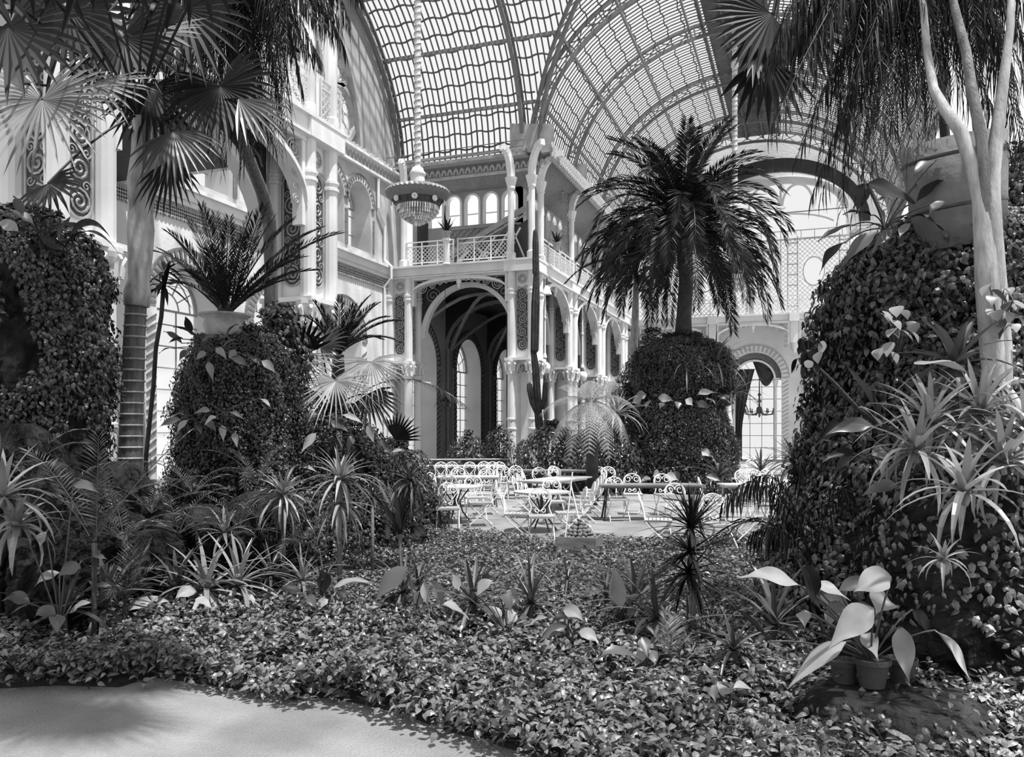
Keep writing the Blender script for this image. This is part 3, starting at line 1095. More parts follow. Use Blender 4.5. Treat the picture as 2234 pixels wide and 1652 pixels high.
# eaves beams, coved boards and scalloped cresting
tr = empty('trim_4', (XA, 40, 12.8), kind='structure')
LT = Vector(tr.location)
m = MB()
XB = XA + 1.0
m.box((XB - .1, (YT + YE) / 2, 12.95), (.5, YE - YT, .14))
m.box((XB + .08, (YT + YE) / 2, 12.72), (.1, YE - YT, .35))
m.box(((XW + XA) / 2, YT - .1 + .3, 12.95), (XA - XW, .5, .14))
m.box(((XW + XA) / 2, YT + .75, 12.9), (XA - XW, .1, .75))
m.box(((XW + XA) / 2 + .3, YT + .2, 13.22), (XA - XW + .6, .12, .1))
m.build('eaves_beam', M_irongrey, tr, loc=LT)
m = MB()
# coves leaning outward from wall to eaves
m.hexa([(XU, YU, 12.2), (XU, YE, 12.2), (XB, YE, 12.9), (XB, YU - 1.7, 12.9)], [(XU, YU, 12.26), (XU, YE, 12.26), (XB, YE, 12.96), (XB, YU - 1.7, 12.96)])
m.hexa([(XW, YU, 12.2), (XU, YU, 12.2), (XB, YT + .3, 12.9), (XW, YT + .3, 12.9)], [(XW, YU, 12.26), (XU, YU, 12.26), (XB, YT + .3, 12.96), (XW, YT + .3, 12.96)])
m.build('coved_boards', mat('cove_wood', .2, .7, var=.2, scale=4, stretch=(6, 1, 1)), tr, loc=LT)
m = MB()
y = YT
while y < YE:
    ring(m, XP(XB), y, 12.62, .05, .12, .12, .24, .14, .18, 8)
    ring(m, XP(XB), y, 13.02, .0, .0, .13, .24, .1, .14, 8)
    y += .28
x = XW + .3
while x < XA + .8:
    ring(m, YP(YT + .35), x, 12.5, .06, .14, .12, .26, -.04, .0, 8)
    ring(m, YP(YT - .1), x, 13.0, .06, .1, .13, .22, -.04, .0, 8) if x > XA - .7 else None
    x += .27
m.box(((XW + XA) / 2, YT + .4, 12.42), (XA - XW, .08, .1))
m.build('scalloped_cresting', M_filigree, tr, loc=LT)
for y in [YT + .1] + YB:
    m = MB()
    A_ = [(XB - 1.7, y, 13.0), (XB + .15, y, 13.0), (XB + .15, y, 14.0), (XB - 1.7, y, 14.25)]
    m.hexa(A_, [(a, b + .05, c) for a, b, c in A_])
    m.build('gusset_plate', M_irongrey, tr, loc=LT)


# ------------------------------------------------------------------ chandeliers
def chandelier(name, loc, R, rope_top, label, prisms=True):
    root = empty(name, loc, 0, label, 'chandelier')
    n = 40
    m = MB()
    prof = [(.35, .42), (.75, .38), (.98, .3), (1.06, .18), (1.0, .06), (.84, -.06)]
    vs, fs = [], []
    for i, (r, z) in enumerate(prof):
        for k in range(n * 2):
            a = PI * k / n
            rr = r * R * (1 + (.02 if k % 2 else -.015))
            vs.append((rr * math.cos(a), rr * math.sin(a), z * R + (.03 * R * (k % 2) if i == 3 else 0)))
    for i in range(len(prof) - 1):
        for k in range(n * 2):
            k2 = (k + 1) % (2 * n)
            fs.append((i * 2 * n + k, i * 2 * n + k2, (i + 1) * 2 * n + k2, (i + 1) * 2 * n + k))
    m.add(vs, fs)
    m.build('ribbed_bowl', M_bowl, root)
    m = MB()
    m.lathe([(.84 * R, -.04 * R), (.78 * R, -.12 * R), (.72 * R, -.24 * R), (.66 * R, -.27 * R), (.66 * R, -.1 * R)], 32, cap=False)
    for k in range(16):
        a = 2 * PI * k / 16
        m.tube([(.9 * R * math.cos(a), .9 * R * math.sin(a), .1 * R), (.74 * R * math.cos(a), .74 * R * math.sin(a), -.22 * R)], .02, 4)
    m.build('dark_ring', M_dark, root)
    for k in range(8):
        a = 2 * PI * k / 8 + .35
        m = MB()
        c = Vector((.82 * R * math.cos(a), .82 * R * math.sin(a), -.14 * R))
        ax = Vector((math.cos(a), math.sin(a), 0))
        for rr in (.08, .045):
            m.tube([c + ax * (.1 if rr < .06 else .06) + Vector((-math.sin(a), math.cos(a), 0)) * (rr * R * math.cos(t)) + Vector((0, 0, rr * R * math.sin(t))) for t in [2 * PI * i / 12 for i in range(13)]], .022, 5)
        m.build('rosette', M_white, root)
    for ti, (r, z0, h) in enumerate(((.68, -.24, .2), (.6, -.38, .17), (.52, -.46, .16), (.43, -.54, .15), (.33, -.62, .14), (.22, -.69, .13), (.11, -.76, .12))):
        m = MB()
        cnt = max(6, int(r * 75))
        for k in range(cnt):
            a = 2 * PI * k / cnt
            c, s = math.cos(a), math.sin(a)
            w = .03 * R
            p = [(r * R * c - s * w, r * R * s + c * w, z0 * R), (r * R * c + s * w, r * R * s - c * w, z0 * R),
                 (r * R * c + s * w * .8 + c * .03, r * R * s - c * w * .8 + s * .03, (z0 - h) * R), (r * R * c - s * w * .8 + c * .03, r * R * s + c * w * .8 + s * .03, (z0 - h) * R)]
            q = [(x - c * .02, y - s * .02, z) for x, y, z in p]
            m.hexa(p, q)
        m.build('crystal_tier', M_crystal, root)
    m = MB()
    m.lathe([(.35 * R, .42 * R), (.24 * R, .43 * R), (.235 * R, .78 * R), (.27 * R, .8 * R), (.27 * R, .86 * R), (.22 * R, .9 * R), (.18 * R, 1.02 * R), (.12 * R, 1.05 * R)], 20)
    m.build('canopy_cup', M_rope, root)
    m = MB()
    H = rope_top - loc[2]
    m.tube([(0, 0, 1.0 * R), (0, 0, H)], .105 * R, 10)
    m.lathe([(.12 * R, H * .72), (.15 * R, H * .72 + .05), (.15 * R, H * .72 + .2), (.12 * R, H * .72 + .25)], 12)
    ro = m.build('rope', M_rope, root)
    m = MB()
    n = int((H - R) / .055)
    turns = (H - R) / .2
    pts = []
    N = int(turns * 8)
    for i in range(N + 1):
        t = i / N
        a = 2 * PI * turns * t
        pts.append((.108 * R * math.cos(a), .108 * R * math.sin(a), R + (H - R) * t))
    m.tube(pts, .028, 4)
    m.build('spiral_cord', M_stripe, ro)
    return root


chandelier('chandelier', tuple(W(911, 434, 26.5)), .97, 21.5, 'large crystal chandelier with ribbed bowl on a thick striped rope, before the gallery')
chandelier('chandelier', tuple(W(1603, 590, 33)), 1.0, 19.5, 'second crystal chandelier, half hidden behind the big palm crown')


def globe_lamp(p, ztop, label):
    root = empty('globe_lamp', p, 0, label, 'lamp', 'globe lamps hanging in the arcade')
    m = MB()
    m.lathe([(.02, -.25), (.12, -.23), (.2, -.15), (.245, 0), (.22, .12), (.14, .21), (.08, .23)], 16)
    m.build('globe', M_globe, root, smooth=True)
    m = MB()
    m.lathe([(.1, .2), (.13, .24), (.1, .32), (.06, .36)], 12)
    m.build('collar', M_dark, root)
    H = ztop - p[2]
    m = MB()
    m.lathe([(.06, .36), (.1, .42), (.055, .6), (.045, .9), (.045, 2.0), (.07, 2.02), (.07, 2.08), (.045, 2.1), (.04, H)], 10)
    m.build('rod', M_iron, root)
    return root


globe_lamp(G(1188.5, 34.0, 4.45), 8.05, 'white globe lamp on a long rod beside the gallery corner pillar')
globe_lamp(G(1270.5, 40.0, 4.5), 8.05, 'second white globe lamp, hanging above the tree fern')
for px, py, D, lab in ((1193, 634, 33.6, 'small bell lamp under the first arcade arch crown'), (1707, 705, 48.5, 'small bell lamp under the middle of the end wall arch')):
    p = W(px, py, D)
    root = empty('bell_lamp', p, 0, lab, 'lamp')
    m = MB()
    m.lathe([(.06, .2), (.12, .1), (.2, -.12), (.22, -.16)], 12)
    m.build('shade', M_white, root)
    m = MB()
    m.lathe([(.03, .2), (.03, .5)], 8)
    m.build('stem', M_dark, root)

# candelabrum and curtain in the end arch
p = Vector((-2.75, YE + .8, 3.35))
root = empty('candelabrum', p, 0, 'dark many-armed candelabrum hanging inside the end arch', 'chandelier')
m = MB()
m.lathe([(.02, -.7), (.08, -.55), (.05, -.45), (.2, -.3), (.16, -.1), (.06, 0), (.05, .2), (.16, .3), (.05, .4), (.05, .6), (.12, .7), (.04, .8), (.02, 2.2)], 10)
m.build('stem', M_dark, root)
for k in range(12):
    a = 2 * PI * k / 12
    m = MB()
    c, s = math.cos(a), math.sin(a)
    m.tube([(.1 * c, .1 * s, -.35), (.4 * c, .4 * s, -.55), (.8 * c, .8 * s, -.5), (.95 * c, .95 * s, -.35)], [.03, .03, .025, .03], 5)
    m.lathe([(.06, -.38), (.05, -.3), (.03, -.28), (.03, -.14)], 6, (.95 * c, .95 * s, 0))
    m.build('arm', M_dark, root)
cu = empty('curtain', (-4.2, YE + .55, 0), 0, 'dark curtain gathered at the left side of the end arch', 'curtain')
m = MB()
vs, fs = [], []
n, h = 24, 12
for i in range(h + 1):
    z = 5.6 * i / h
    wd_ = .55 + .75 * max(0, (z - 2.0) / 3.6) ** 1.3
    for k in range(n + 1):
        t = k / n
        vs.append((-.1 + wd_ * t, .06 * math.sin(t * 22), z))
for i in range(h):
    for k in range(n):
        a = i * (n + 1) + k
        fs.append((a, a + 1, a + n + 2, a + n + 1))
m.add(vs, fs)
m.build('drape', M_shadowwood, cu)
m = MB()
vs, fs = [], []
for i in range(h + 1):
    for k in range(n + 1):
        t = k / n
        s = -1.5 + 3.0 * t
        top = 5.0 + math.sqrt(max(0, 1.55 ** 2 - s * s))
        drop = 1.9 * math.sin(PI * max(0, (t - .42)) / .55) ** 1.0 if .42 < t < .97 else .25
        drop = max(.5, drop)
        z = top - drop * i / h
        vs.append((1.2 + s, -.12 + .05 * math.sin(i * 1.6), z))
for i in range(h):
    for k in range(n):
        a = i * (n + 1) + k
        fs.append((a, a + 1, a + n + 2, a + n + 1))
m.add(vs, fs)
m.build('swag', M_shadowwood, cu)

# pedestal and pots on the galleries
def pot_plant(loc, r, h, n, L, label, cat='potted plant', dark=True):
    root = empty('potted_plant', loc, U(0, 6), label, cat)
    m = MB()
    m.lathe([(r * .7, 0), (r, h * .85), (r * 1.1, h * .88), (r * 1.1, h), (r * .9, h), (r * .85, h * .9)], 14)
    m.build('pot', M_irongrey, root)
    m = MB()
    for k in range(n):
        blade(m, Vector((0, 0, h * .9)), 2 * PI * k / n + U(-.3, .3), U(.6, 1.3), L * U(.7, 1.1), L * .13, U(.1, .3))
    m.build('leaves', M_leafdark, root)
    return root
# ------------------------------------------------------------------ plant builders
from mathutils import noise as mnoise

PROF = {
    'strap': [.75, 1, 1, .95, .85, .7, .45, 0],
    'lance': [.3, .75, 1, 1, .85, .6, .3, 0],
    'oval': [.12, .62, .95, 1, .93, .7, .36, 0],
    'grass': [1, .95, .9, .8, .65, .5, .3, 0],
}


def prof(kind, t):
    P = PROF[kind]
    x = t * (len(P) - 1)
    i = min(int(x), len(P) - 2)
    return P[i] + (P[i + 1] - P[i]) * (x - i)


def blade(mb, p, az, el, L, w, droop, n=6, fold=.25, kind='lance', roll=0.0, bend=0.0, stiff=1.0):
    """one leaf: starts at p, heads along azimuth / elevation, droops by the given angle towards its tip"""
    x, y, z = p
    vs, fs = [], []
    st = L / n
    cr, sr = math.cos(roll), math.sin(roll)
    for i in range(n + 1):
        t = i / n
        e = el - droop * t ** stiff
        a = az + bend * t
        d = (math.cos(e) * math.cos(a), math.cos(e) * math.sin(a), math.sin(e))
        s = (-math.sin(a), math.cos(a), 0.0)
        u = (-math.sin(e) * math.cos(a), -math.sin(e) * math.sin(a), math.cos(e))
        s2 = (s[0] * cr + u[0] * sr, s[1] * cr + u[1] * sr, u[2] * sr)
        u2 = (u[0] * cr - s[0] * sr, u[1] * cr - s[1] * sr, u[2] * cr)
        k = w / 2 * prof(kind, t)
        f = fold * k
        if i == n:
            vs.append((x, y, z))
        else:
            vs.append((x - s2[0] * k + u2[0] * f, y - s2[1] * k + u2[1] * f, z - s2[2] * k + u2[2] * f))
            vs.append((x, y, z))
            vs.append((x + s2[0] * k + u2[0] * f, y + s2[1] * k + u2[1] * f, z + s2[2] * k + u2[2] * f))
        x, y, z = x + d[0] * st, y + d[1] * st, z + d[2] * st
    for i in range(n - 1):
        b = i * 3
        fs += [(b, b + 1, b + 4, b + 3), (b + 1, b + 2, b + 5, b + 4)]
    b = (n - 1) * 3
    fs += [(b, b + 1, 3 * n), (b + 1, b + 2, 3 * n)]
    mb.add(vs, fs)
    return (x, y, z)


def arc(p, az, el, L, droop, n=10, bend=0.0, power=1.4):
    pts = [Vector(p)]
    for i in range(n):
        t = (i + .5) / n
        e = el - droop * t ** power
        a = az + bend * t
        pts.append(pts[-1] + Vector((math.cos(e) * math.cos(a), math.cos(e) * math.sin(a), math.sin(e))) * (L / n))
    return pts


def frond(lf, rc, p, az, el, L, droop, nl=40, ll=.3, lw=.03, ang=.9, hang=.5, r=.012, bend=0.0, start=.15, vee=.35, power=1.4, lay=0.0):
    """feather leaf: leaflets in two rows along an arching midrib"""
    N = 12
    pts = arc(p, az, el, L, droop, N, bend, power)
    rc.tube(pts, [r * (1 - .8 * i / N) for i in range(N + 1)], 4)
    vs, fs = [], []
    b0 = 0
    Z = Vector((0, 0, 1))
    for i in range(nl):
        t = start + (1 - start) * (i + .5) / nl
        q = t * N
        k = min(int(q), N - 1)
        c = pts[k].lerp(pts[k + 1], q - k)
        d = (pts[k + 1] - pts[k]).normalized()
        s = d.cross(Z)
        if s.length < .08:
            s = Vector((-math.sin(az), math.cos(az), 0)) * -1
        s.normalize()
        u = s.cross(d)
        el_ = (.55 + .45 * math.sin(PI * min(1, (t - start) / (1 - start) * .9 + .12))) * ll
        for sg in (-1, 1):
            a = ang * (1.15 - .5 * t) + U(-.08, .08)
            ld = d * math.cos(a) + s * (sg * math.sin(a) * math.cos(vee)) + u * (math.sin(a) * math.sin(vee))
            l = el_ * U(.88, 1.08)
            m = c + ld * (l * .45) - Z * (hang * l * .1)
            e = c + ld * (l * .93) - Z * (hang * l * .5)
            if hang > 1:
                e = c + ld * (l * .45) - Z * (l * .75)
                m = c + ld * (l * .38) - Z * (l * .22)
            wv = (d + u * U(-.6, .6)).normalized() * (lw / 2)
            vs += [c, m - wv, e, m + wv]
            fs.append((b0, b0 + 1, b0 + 2, b0 + 3))
            b0 += 4
    lf.add([tuple(v) for v in vs], fs)
    return pts[-1]


def fan(mb, c, fwd, up, R, n=26, spread=4.4, droop=.25, split=.42, cup=.15):
    """palmate leaf: pleated segments around c in the plane of fwd and its side"""
    c, fwd, up = Vector(c), Vector(fwd).normalized(), Vector(up).normalized()
    side = fwd.cross(up).normalized()
    up = side.cross(fwd).normalized()
    Z = Vector((0, 0, 1))
    for i in range(n):
        a = spread * ((i + .5) / n - .5)
        d = fwd * math.cos(a) + side * math.sin(a) + up * cup
        s = (side * math.cos(a) - fwd * math.sin(a))
        R_ = R * (1 - .18 * abs(a) / (spread / 2)) * U(.9, 1.08)
        h = math.tan(spread / n / 2) * R * split * 1.02
        dr = droop * U(.6, 1.5)
        at = lambda k, sg, f: tuple(c + d * (R_ * k) + s * (h * f * sg) - up * (h * (.45 if sg == 0 else 0) * f) - Z * (R_ * dr * max(0, k - .35) ** 1.8 * 1.6))
        V = [tuple(c), at(split, -1, 1), at(split, 0, 1), at(split, 1, 1), at(.78, -1, .6), at(.78, 0, .6), at(.78, 1, .6), at(1.0, 0, 0)]
        mb.add(V, [(0, 1, 2), (0, 2, 3), (1, 4, 5, 2), (2, 5, 6, 3), (4, 7, 5), (5, 7, 6)])


LEAF8 = [(0, 0, -.06), (-.27, .3, .0), (0, .33, .05), (.27, .3, .0), (-.24, .62, -.1), (0, .64, -.02), (.24, .62, -.1), (0, 1, -.32)]
LEAF8T = [(0, 3, 2), (0, 2, 1), (1, 2, 5), (1, 5, 4), (2, 3, 6), (2, 6, 5), (4, 5, 7), (5, 6, 7)]
LEAF4 = [(0, 0, 0), (-.3, .45, .06), (0, 1, -.06), (.3, .45, .06), (0, .45, -.03)]
LEAF4T = [(0, 4, 1), (0, 3, 4), (1, 4, 2), (4, 3, 2)]
nrs = np.random.RandomState(3)


def frames(P, Nn, T, S):
    """rotation+translation matrices: leaf y along T (made orthogonal to the normal), z along Nn, size S"""
    Nn = Nn / np.linalg.norm(Nn, axis=1, keepdims=True)
    T = T - Nn * (T * Nn).sum(1, keepdims=True)
    T = T / (np.linalg.norm(T, axis=1, keepdims=True) + 1e-9)
    X = np.cross(T, Nn)
    M = np.zeros((len(P), 3, 4))
    M[:, :, 0] = X * S[:, None]
    M[:, :, 1] = T * S[:, None]
    M[:, :, 2] = Nn * S[:, None]
    M[:, :, 3] = P
    return M


class Mound:
    """a lump of rock or planted earth: profile of (height, radius), roughened by noise"""

    def __init__(s, c, prof_, amp=.18, freq=1.1, seed=0.0, ey=1.0):
        s.c, s.p, s.amp, s.f, s.seed, s.ey = Vector(c), prof_, amp, freq, seed, ey

    def at(s, a, z, o=0.0):
        P = s.p
        r = P[-1][1]
        for (z0, r0), (z1, r1) in zip(P, P[1:]):
            if z0 <= z <= z1:
                r = r0 + (r1 - r0) * (z - z0) / (z1 - z0)
                break
        q = Vector((math.cos(a) * s.f * 1.3 + s.seed, math.sin(a) * s.f * 1.3, z * s.f))
        k = 1 + s.amp * (mnoise.noise(q) * 1.5 + .6 * mnoise.noise(q * 3.1) + .45 * mnoise.noise(q * 7.3) + .3 * mnoise.noise(q * 15.1))
        rr = r * k + o
        return (s.c.x + rr * math.cos(a), s.c.y + rr * s.ey * math.sin(a), s.c.z + z)

    def rock(s, name, material, label, cat, n=110, h=80):
        m = MB()
        z0, z1 = s.p[0][0], s.p[-1][0]
        vs, fs = [], []
        for i in range(h + 1):
            for k in range(n):
                vs.append(s.at(2 * PI * k / n, z0 + (z1 - z0) * i / h))
        for i in range(h):
            for k in range(n):
                k2 = (k + 1) % n
                fs.append((i * n + k, i * n + k2, (i + 1) * n + k2, (i + 1) * n + k))
        fs.append(tuple(h * n + k for k in range(n)))
        fs.append(tuple(range(n - 1, -1, -1)))
        m.add(vs, fs)
        return tag(m.build(name, material, None, smooth=False, loc=tuple(s.c)), label, cat)

    def leaves(s, mb, N, size, z0=None, z1=None, off=(.0, .1), mask=None, facing=True, thin=False, hangy=1.0):
        z0 = s.p[0][0] if z0 is None else z0
        z1 = s.p[-1][0] if z1 is None else z1
        P, Nn = [], []
        ca = math.atan2(-s.c.y, -s.c.x)
        for _ in range(N):
            a = ca + U(-2.0, 2.0) if facing else U(0, 2 * PI)
            z = U(z0, z1)
            if mask:
                g = mnoise.noise(Vector((math.cos(a) * 2.2, math.sin(a) * 2.2, z * 1.5 + s.seed))) + mask
                if g < 0:
                    continue
            o = U(*off)
            P.append(s.at(a, z, o))
            slope = .5 if z < z1 - .25 else 1.6
            Nn.append((math.cos(a), math.sin(a), slope * U(.2, 1.5)))
        # cap
        rt = s.p[-1][1]
        for _ in range(int(N * .12)):
            a, r = U(0, 2 * PI), rt * math.sqrt(U(0, 1))
            P.append((s.c.x + r * math.cos(a), s.c.y + r * math.sin(a), s.c.z + z1 + U(*off)))
            Nn.append((U(-.5, .5), U(-.5, .5), 1))
        if not P:
            return
        P, Nn = np.array(P), np.array(Nn)
        Nn += nrs.normal(0, .45, Nn.shape)
        T = nrs.normal(0, .6, Nn.shape)
        T[:, 2] -= hangy
        S = size * nrs.uniform(.6, 1.3, len(P))
        mb.inst(LEAF4 if thin else LEAF8, LEAF4T if thin else LEAF8T, frames(P, Nn, T, S))


def rosette(root, base, n, L, w, up=1.35, low=-.5, droop=(.5, 1.2), mat_=None, name='leaf_rosette', kind='strap', az0=None, fold=.35, nseg=6):
    m = MB()
    for k in range(n):
        t = k / n
        el = up + (low - up) * t + U(-.12, .12)
        blade(m, base, k * 2.4 + U(-.2, .2), el, L * U(.85, 1.12) * (.75 + .35 * min(1, t * 2)), w, U(*droop) * (.35 + .8 * t), nseg, fold, kind, bend=U(-.2, .2))
    return m.build(name, mat_ or M_strap, root, loc=Vector(root.location))


def broad(root, p, az, el, stem, L, w, droop, mat_=None, name='leaf', roll=0.0, el2=None, n=9, fold=.22, sd=.5):
    """one big leaf on its own stalk"""
    m = MB()
    pts = arc(p, az, el, stem, sd, 6)
    m.tube(pts, .008, 5)
    e = (el - sd) if el2 is None else el2
    blade(m, pts[-1], az, e, L, w, droop, n, fold, 'oval', roll=roll, bend=U(-.25, .25), stiff=1.0)
    return m.build(name, mat_ or M_broad, root, smooth=True, loc=Vector(root.location))


def trunk(root, pts, r, mat_, name='trunk', n=10):
    m = MB()
    m.tube(pts, r, n)
    return m.build(name, mat_, root, smooth=True, loc=Vector(root.location))


def feather_palm(p, label, cat, spec, ml=None, mr=None, trunk_=None, tr=.1, tm=None, name='feather_palm'):
    """spec: list of (az, el, L, droop, nl, ll, lw, hang)"""
    root = empty(name, p, 0, label, cat)
    L0 = Vector(root.location)
    if trunk_:
        trunk(root, trunk_, tr, tm or M_darkbark)
    for q in spec:
        st = Vector(q[8]) if len(q) > 8 else (trunk_[-1] if trunk_ else Vector(p))
        a, b = MB(), MB()
        frond(a, b, st, q[0], q[1], q[2], q[3], q[4], q[5], q[6], hang=q[7])
        fo = b.build('frond', mr or M_leafdark, root, loc=L0)
        a.build('leaflets', ml or M_leafdark, fo, loc=L0)
    return root


# azimuth helpers: angles measured from the camera's right, counter-clockwise seen from above
def AZ(deg):
    return YAW + math.radians(deg)


def bez(A, B, arch, n=10, side=0.0):
    A, B = Vector(A), Vector(B)
    C = (A + B) / 2 + Vector((0, 0, arch)) + RIGHT * side
    return [A * (1 - t) ** 2 + C * (2 * t * (1 - t)) + B * t * t for t in [i / n for i in range(n + 1)]]


def leafpath(mb, A, B, w, arch=.1, kind='oval', roll=0.0, n=9, fold=.2, side=0.0, face=None):
    P = bez(A, B, arch, n, side)
    Z = Vector((0, 0, 1)) if face is None else Vector(face).normalized()
    vs, fs = [], []
    cr, sr = math.cos(roll), math.sin(roll)
    for i, p in enumerate(P):
        d = (P[min(i + 1, n)] - P[max(i - 1, 0)]).normalized()
        s = d.cross(Z)
        if s.length < .15:
            s = RIGHT.copy()
            s -= d * s.dot(d)
        s.normalize()
        u = s.cross(d)
        s, u = s * cr + u * sr, u * cr - s * sr
        k = w / 2 * prof(kind, i / n)
        if i == n:
            vs.append(tuple(p))
        else:
            vs += [tuple(p - s * k + u * (fold * k)), tuple(p), tuple(p + s * k + u * (fold * k))]
    for i in range(n - 1):
        b = i * 3
        fs += [(b, b + 1, b + 4, b + 3), (b + 1, b + 2, b + 5, b + 4)]
    b = (n - 1) * 3
    fs += [(b, b + 1, 3 * n), (b + 1, b + 2, 3 * n)]
    mb.add(vs, fs)


def frond_to(root, A, B, arch, nl, ll, lw, hang=.4, r=.012, ml=None, mr=None, ang=.9, vee=.3, side=0.0, start=.12):
    """feather leaf along a bent midrib from A to B, linked as frond > leaflets"""
    N = 12
    pts = bez(A, B, arch, N, side)
    L0 = Vector(root.location)
    b = MB()
    b.tube(pts, [r * (1 - .8 * i / N) for i in range(N + 1)], 4)
    fo = b.build('frond', mr or ml or M_leafdark, root, loc=L0)
    vs, fs = [], []
    b0 = 0
    Z = Vector((0, 0, 1))
    for i in range(nl):
        t = start + (1 - start) * (i + .5) / nl
        q = t * N
        k = min(int(q), N - 1)
        c = pts[k].lerp(pts[k + 1], q - k)
        d = (pts[k + 1] - pts[k]).normalized()
        s = d.cross(Z)
        if s.length < .08:
            s = RIGHT.copy()
        s.normalize()
        u = s.cross(d)
        el_ = (.5 + .5 * math.sin(PI * min(1, (t - start) / (1 - start) * .88 + .12))) * ll
        for sg in (-1, 1):
            a = ang * (1.15 - .5 * t) + U(-.1, .1)
            ld = d * math.cos(a) + s * (sg * math.sin(a) * math.cos(vee)) + u * (math.sin(a) * math.sin(vee))
            l = el_ * U(.85, 1.1)
            if hang > 1:
                j = Vector((U(-.12, .12), U(-.12, .12), 0)) * l
                m1 = c + ld * (l * .3) - Z * (l * .1)
                m2 = c + ld * (l * .42) - Z * (l * .5) + j * .4
                e = c + ld * (l * .45) - Z * l + j
                wv = (d + u * U(-.5, .5)).normalized() * (lw / 2)
                vs += [c, m1 - wv, m1 + wv, m2 - wv, m2 + wv, e]
                fs += [(b0, b0 + 1, b0 + 2), (b0 + 1, b0 + 3, b0 + 4, b0 + 2), (b0 + 3, b0 + 5, b0 + 4)]
                b0 += 6
            else:
                m1 = c + ld * (l * .42) - Z * (hang * l * .08)
                e = c + ld * (l * .95) - Z * (hang * l * .45)
                wv = (d + u * U(-.7, .7)).normalized() * (lw / 2)
                vs += [c, m1 - wv, e, m1 + wv]
                fs.append((b0, b0 + 1, b0 + 2, b0 + 3))
                b0 += 4
    m = MB()
    m.add([tuple(v) for v in vs], fs)
    m.build('leaflets', ml or M_leafdark, fo, loc=L0)
    return fo


ACUM = [.05, .4, .78, .97, 1, .93, .78, .56, .3, .12, 0]


def bigleaf(mb, A, B, w, arch=.06, roll=0.0, gutter=.35, wave=.06, n=14, face=None):
    """broad pointed leaf: arched along its length, guttered across, with a waved edge"""
    P = bez(A, B, arch, n)
    F = Vector(face).normalized()
    cr, sr = math.cos(roll), math.sin(roll)
    ph = U(0, 6)
    vs, fs = [], []
    L = (P[-1] - P[0]).length
    for i, p in enumerate(P):
        t = i / n
        d = (P[min(i + 1, n)] - P[max(i - 1, 0)]).normalized()
        s = d.cross(F)
        s = (s if s.length > .1 else RIGHT.copy()).normalized()
        u = s.cross(d)
        s, u = s * cr + u * sr, u * cr - s * sr
        x = t * 10
        j = min(int(x), 9)
        k = w / 2 * (ACUM[j] + (ACUM[j + 1] - ACUM[j]) * (x - j))
        for q in (-1, -.55, 0, .55, 1):
            h = gutter * k * q * q + (wave * w * math.sin(ph + q + t * 9) * abs(q) if abs(q) > .9 else 0)
            vs.append(tuple(p + s * (k * q * (1 - .12 * abs(q))) + u * h))
    for i in range(n):
        for c in range(4):
            b = i * 5 + c
            fs.append((b, b + 1, b + 6, b + 5))
    mb.add(vs, fs)
# ------------------------------------------------------------------ ground: planted bed
def floor_at(px, py):
    return G(px, EYE * FPX / (py - HOR), 0)


front = [floor_at(*q) for q in ((-250, 1508), (0, 1502), (130, 1496), (260, 1500), (330, 1478), (430, 1492), (540, 1508), (640, 1528), (720, 1522), (800, 1540), (880, 1560), (960, 1590), (1040, 1612), (1130, 1640), (1220, 1672), (1400, 1760))]
back = [G(2500, 4.5), G(2600, 9), floor_at(2300, 1160), floor_at(1980, 1165), floor_at(1750, 1172), floor_at(1600, 1178), floor_at(1420, 1186), floor_at(1330, 1184), floor_at(1230, 1196), floor_at(1120, 1178), floor_at(1000, 1168), floor_at(900, 1162), floor_at(845, 1150), floor_at(800, 1100), floor_at(500, 1060), floor_at(-200, 1060)]
poly = [(p.x, p.y) for p in front + back]


def inside(x, y):
    c = False
    j = len(poly) - 1
    for i in range(len(poly)):
        (x1, y1), (x2, y2) = poly[i], poly[j]
        if (y1 > y) != (y2 > y) and x < (x2 - x1) * (y - y1) / (y2 - y1) + x1:
            c = not c
        j = i
    return c


m = MB()
n = len(poly)
m.add([(x, y, .03) for x, y in poly] + [(x, y, -.05) for x, y in poly], [tuple(range(n)), tuple(range(2 * n - 1, n - 1, -1))] + [(i, (i + 1) % n, n + (i + 1) % n, n + i) for i in range(n)])
tag(m.build('ground_soil', M_soil), kind='structure')


def cover(D0, D1, px0, px1, dens, size, hgt, tmpl, tris, name, label, lump=.5, edge=0.0):
    P = []
    A = (D1 ** 2 - D0 ** 2) / 2 * (px1 - px0) / FPX
    D0 = D0 - .4 if D0 < 5 else D0
    for _ in range(int(A * dens)):
        D = math.sqrt(U(D0 * D0, D1 * D1))
        p = G(U(px0, px1), D)
        jx = .1 * mnoise.noise(Vector((p.x * 3, p.y * 3, 9))) + U(-.1, .1)
        if not inside(p.x + jx, p.y + .09 + abs(jx)):
            continue
        h = hgt * max(.15, 1 + lump * mnoise.noise(Vector((p.x * 1.3, p.y * 1.3, 0))) + 1.3 * lump * mnoise.noise(Vector((p.x * 5.5, p.y * 5.5, 3))))
        P.append((p.x, p.y, .03 + h * (1 - U(0, 1) ** 2.2 * .9)))
    P = np.array(P)
    Nn = nrs.normal(0, .5, P.shape)
    Nn[:, 2] = 1
    T = nrs.normal(0, 1, P.shape)
    T[:, 2] = -.35
    T -= np.array(AWAY)[None] * .35
    S = size * nrs.uniform(.55, 1.25, len(P))
    mb = MB()
    mb.inst(tmpl, tris, frames(P, Nn, T, S))
    return tag(mb.build(name, M_cover), label, 'plants', None, 'stuff')


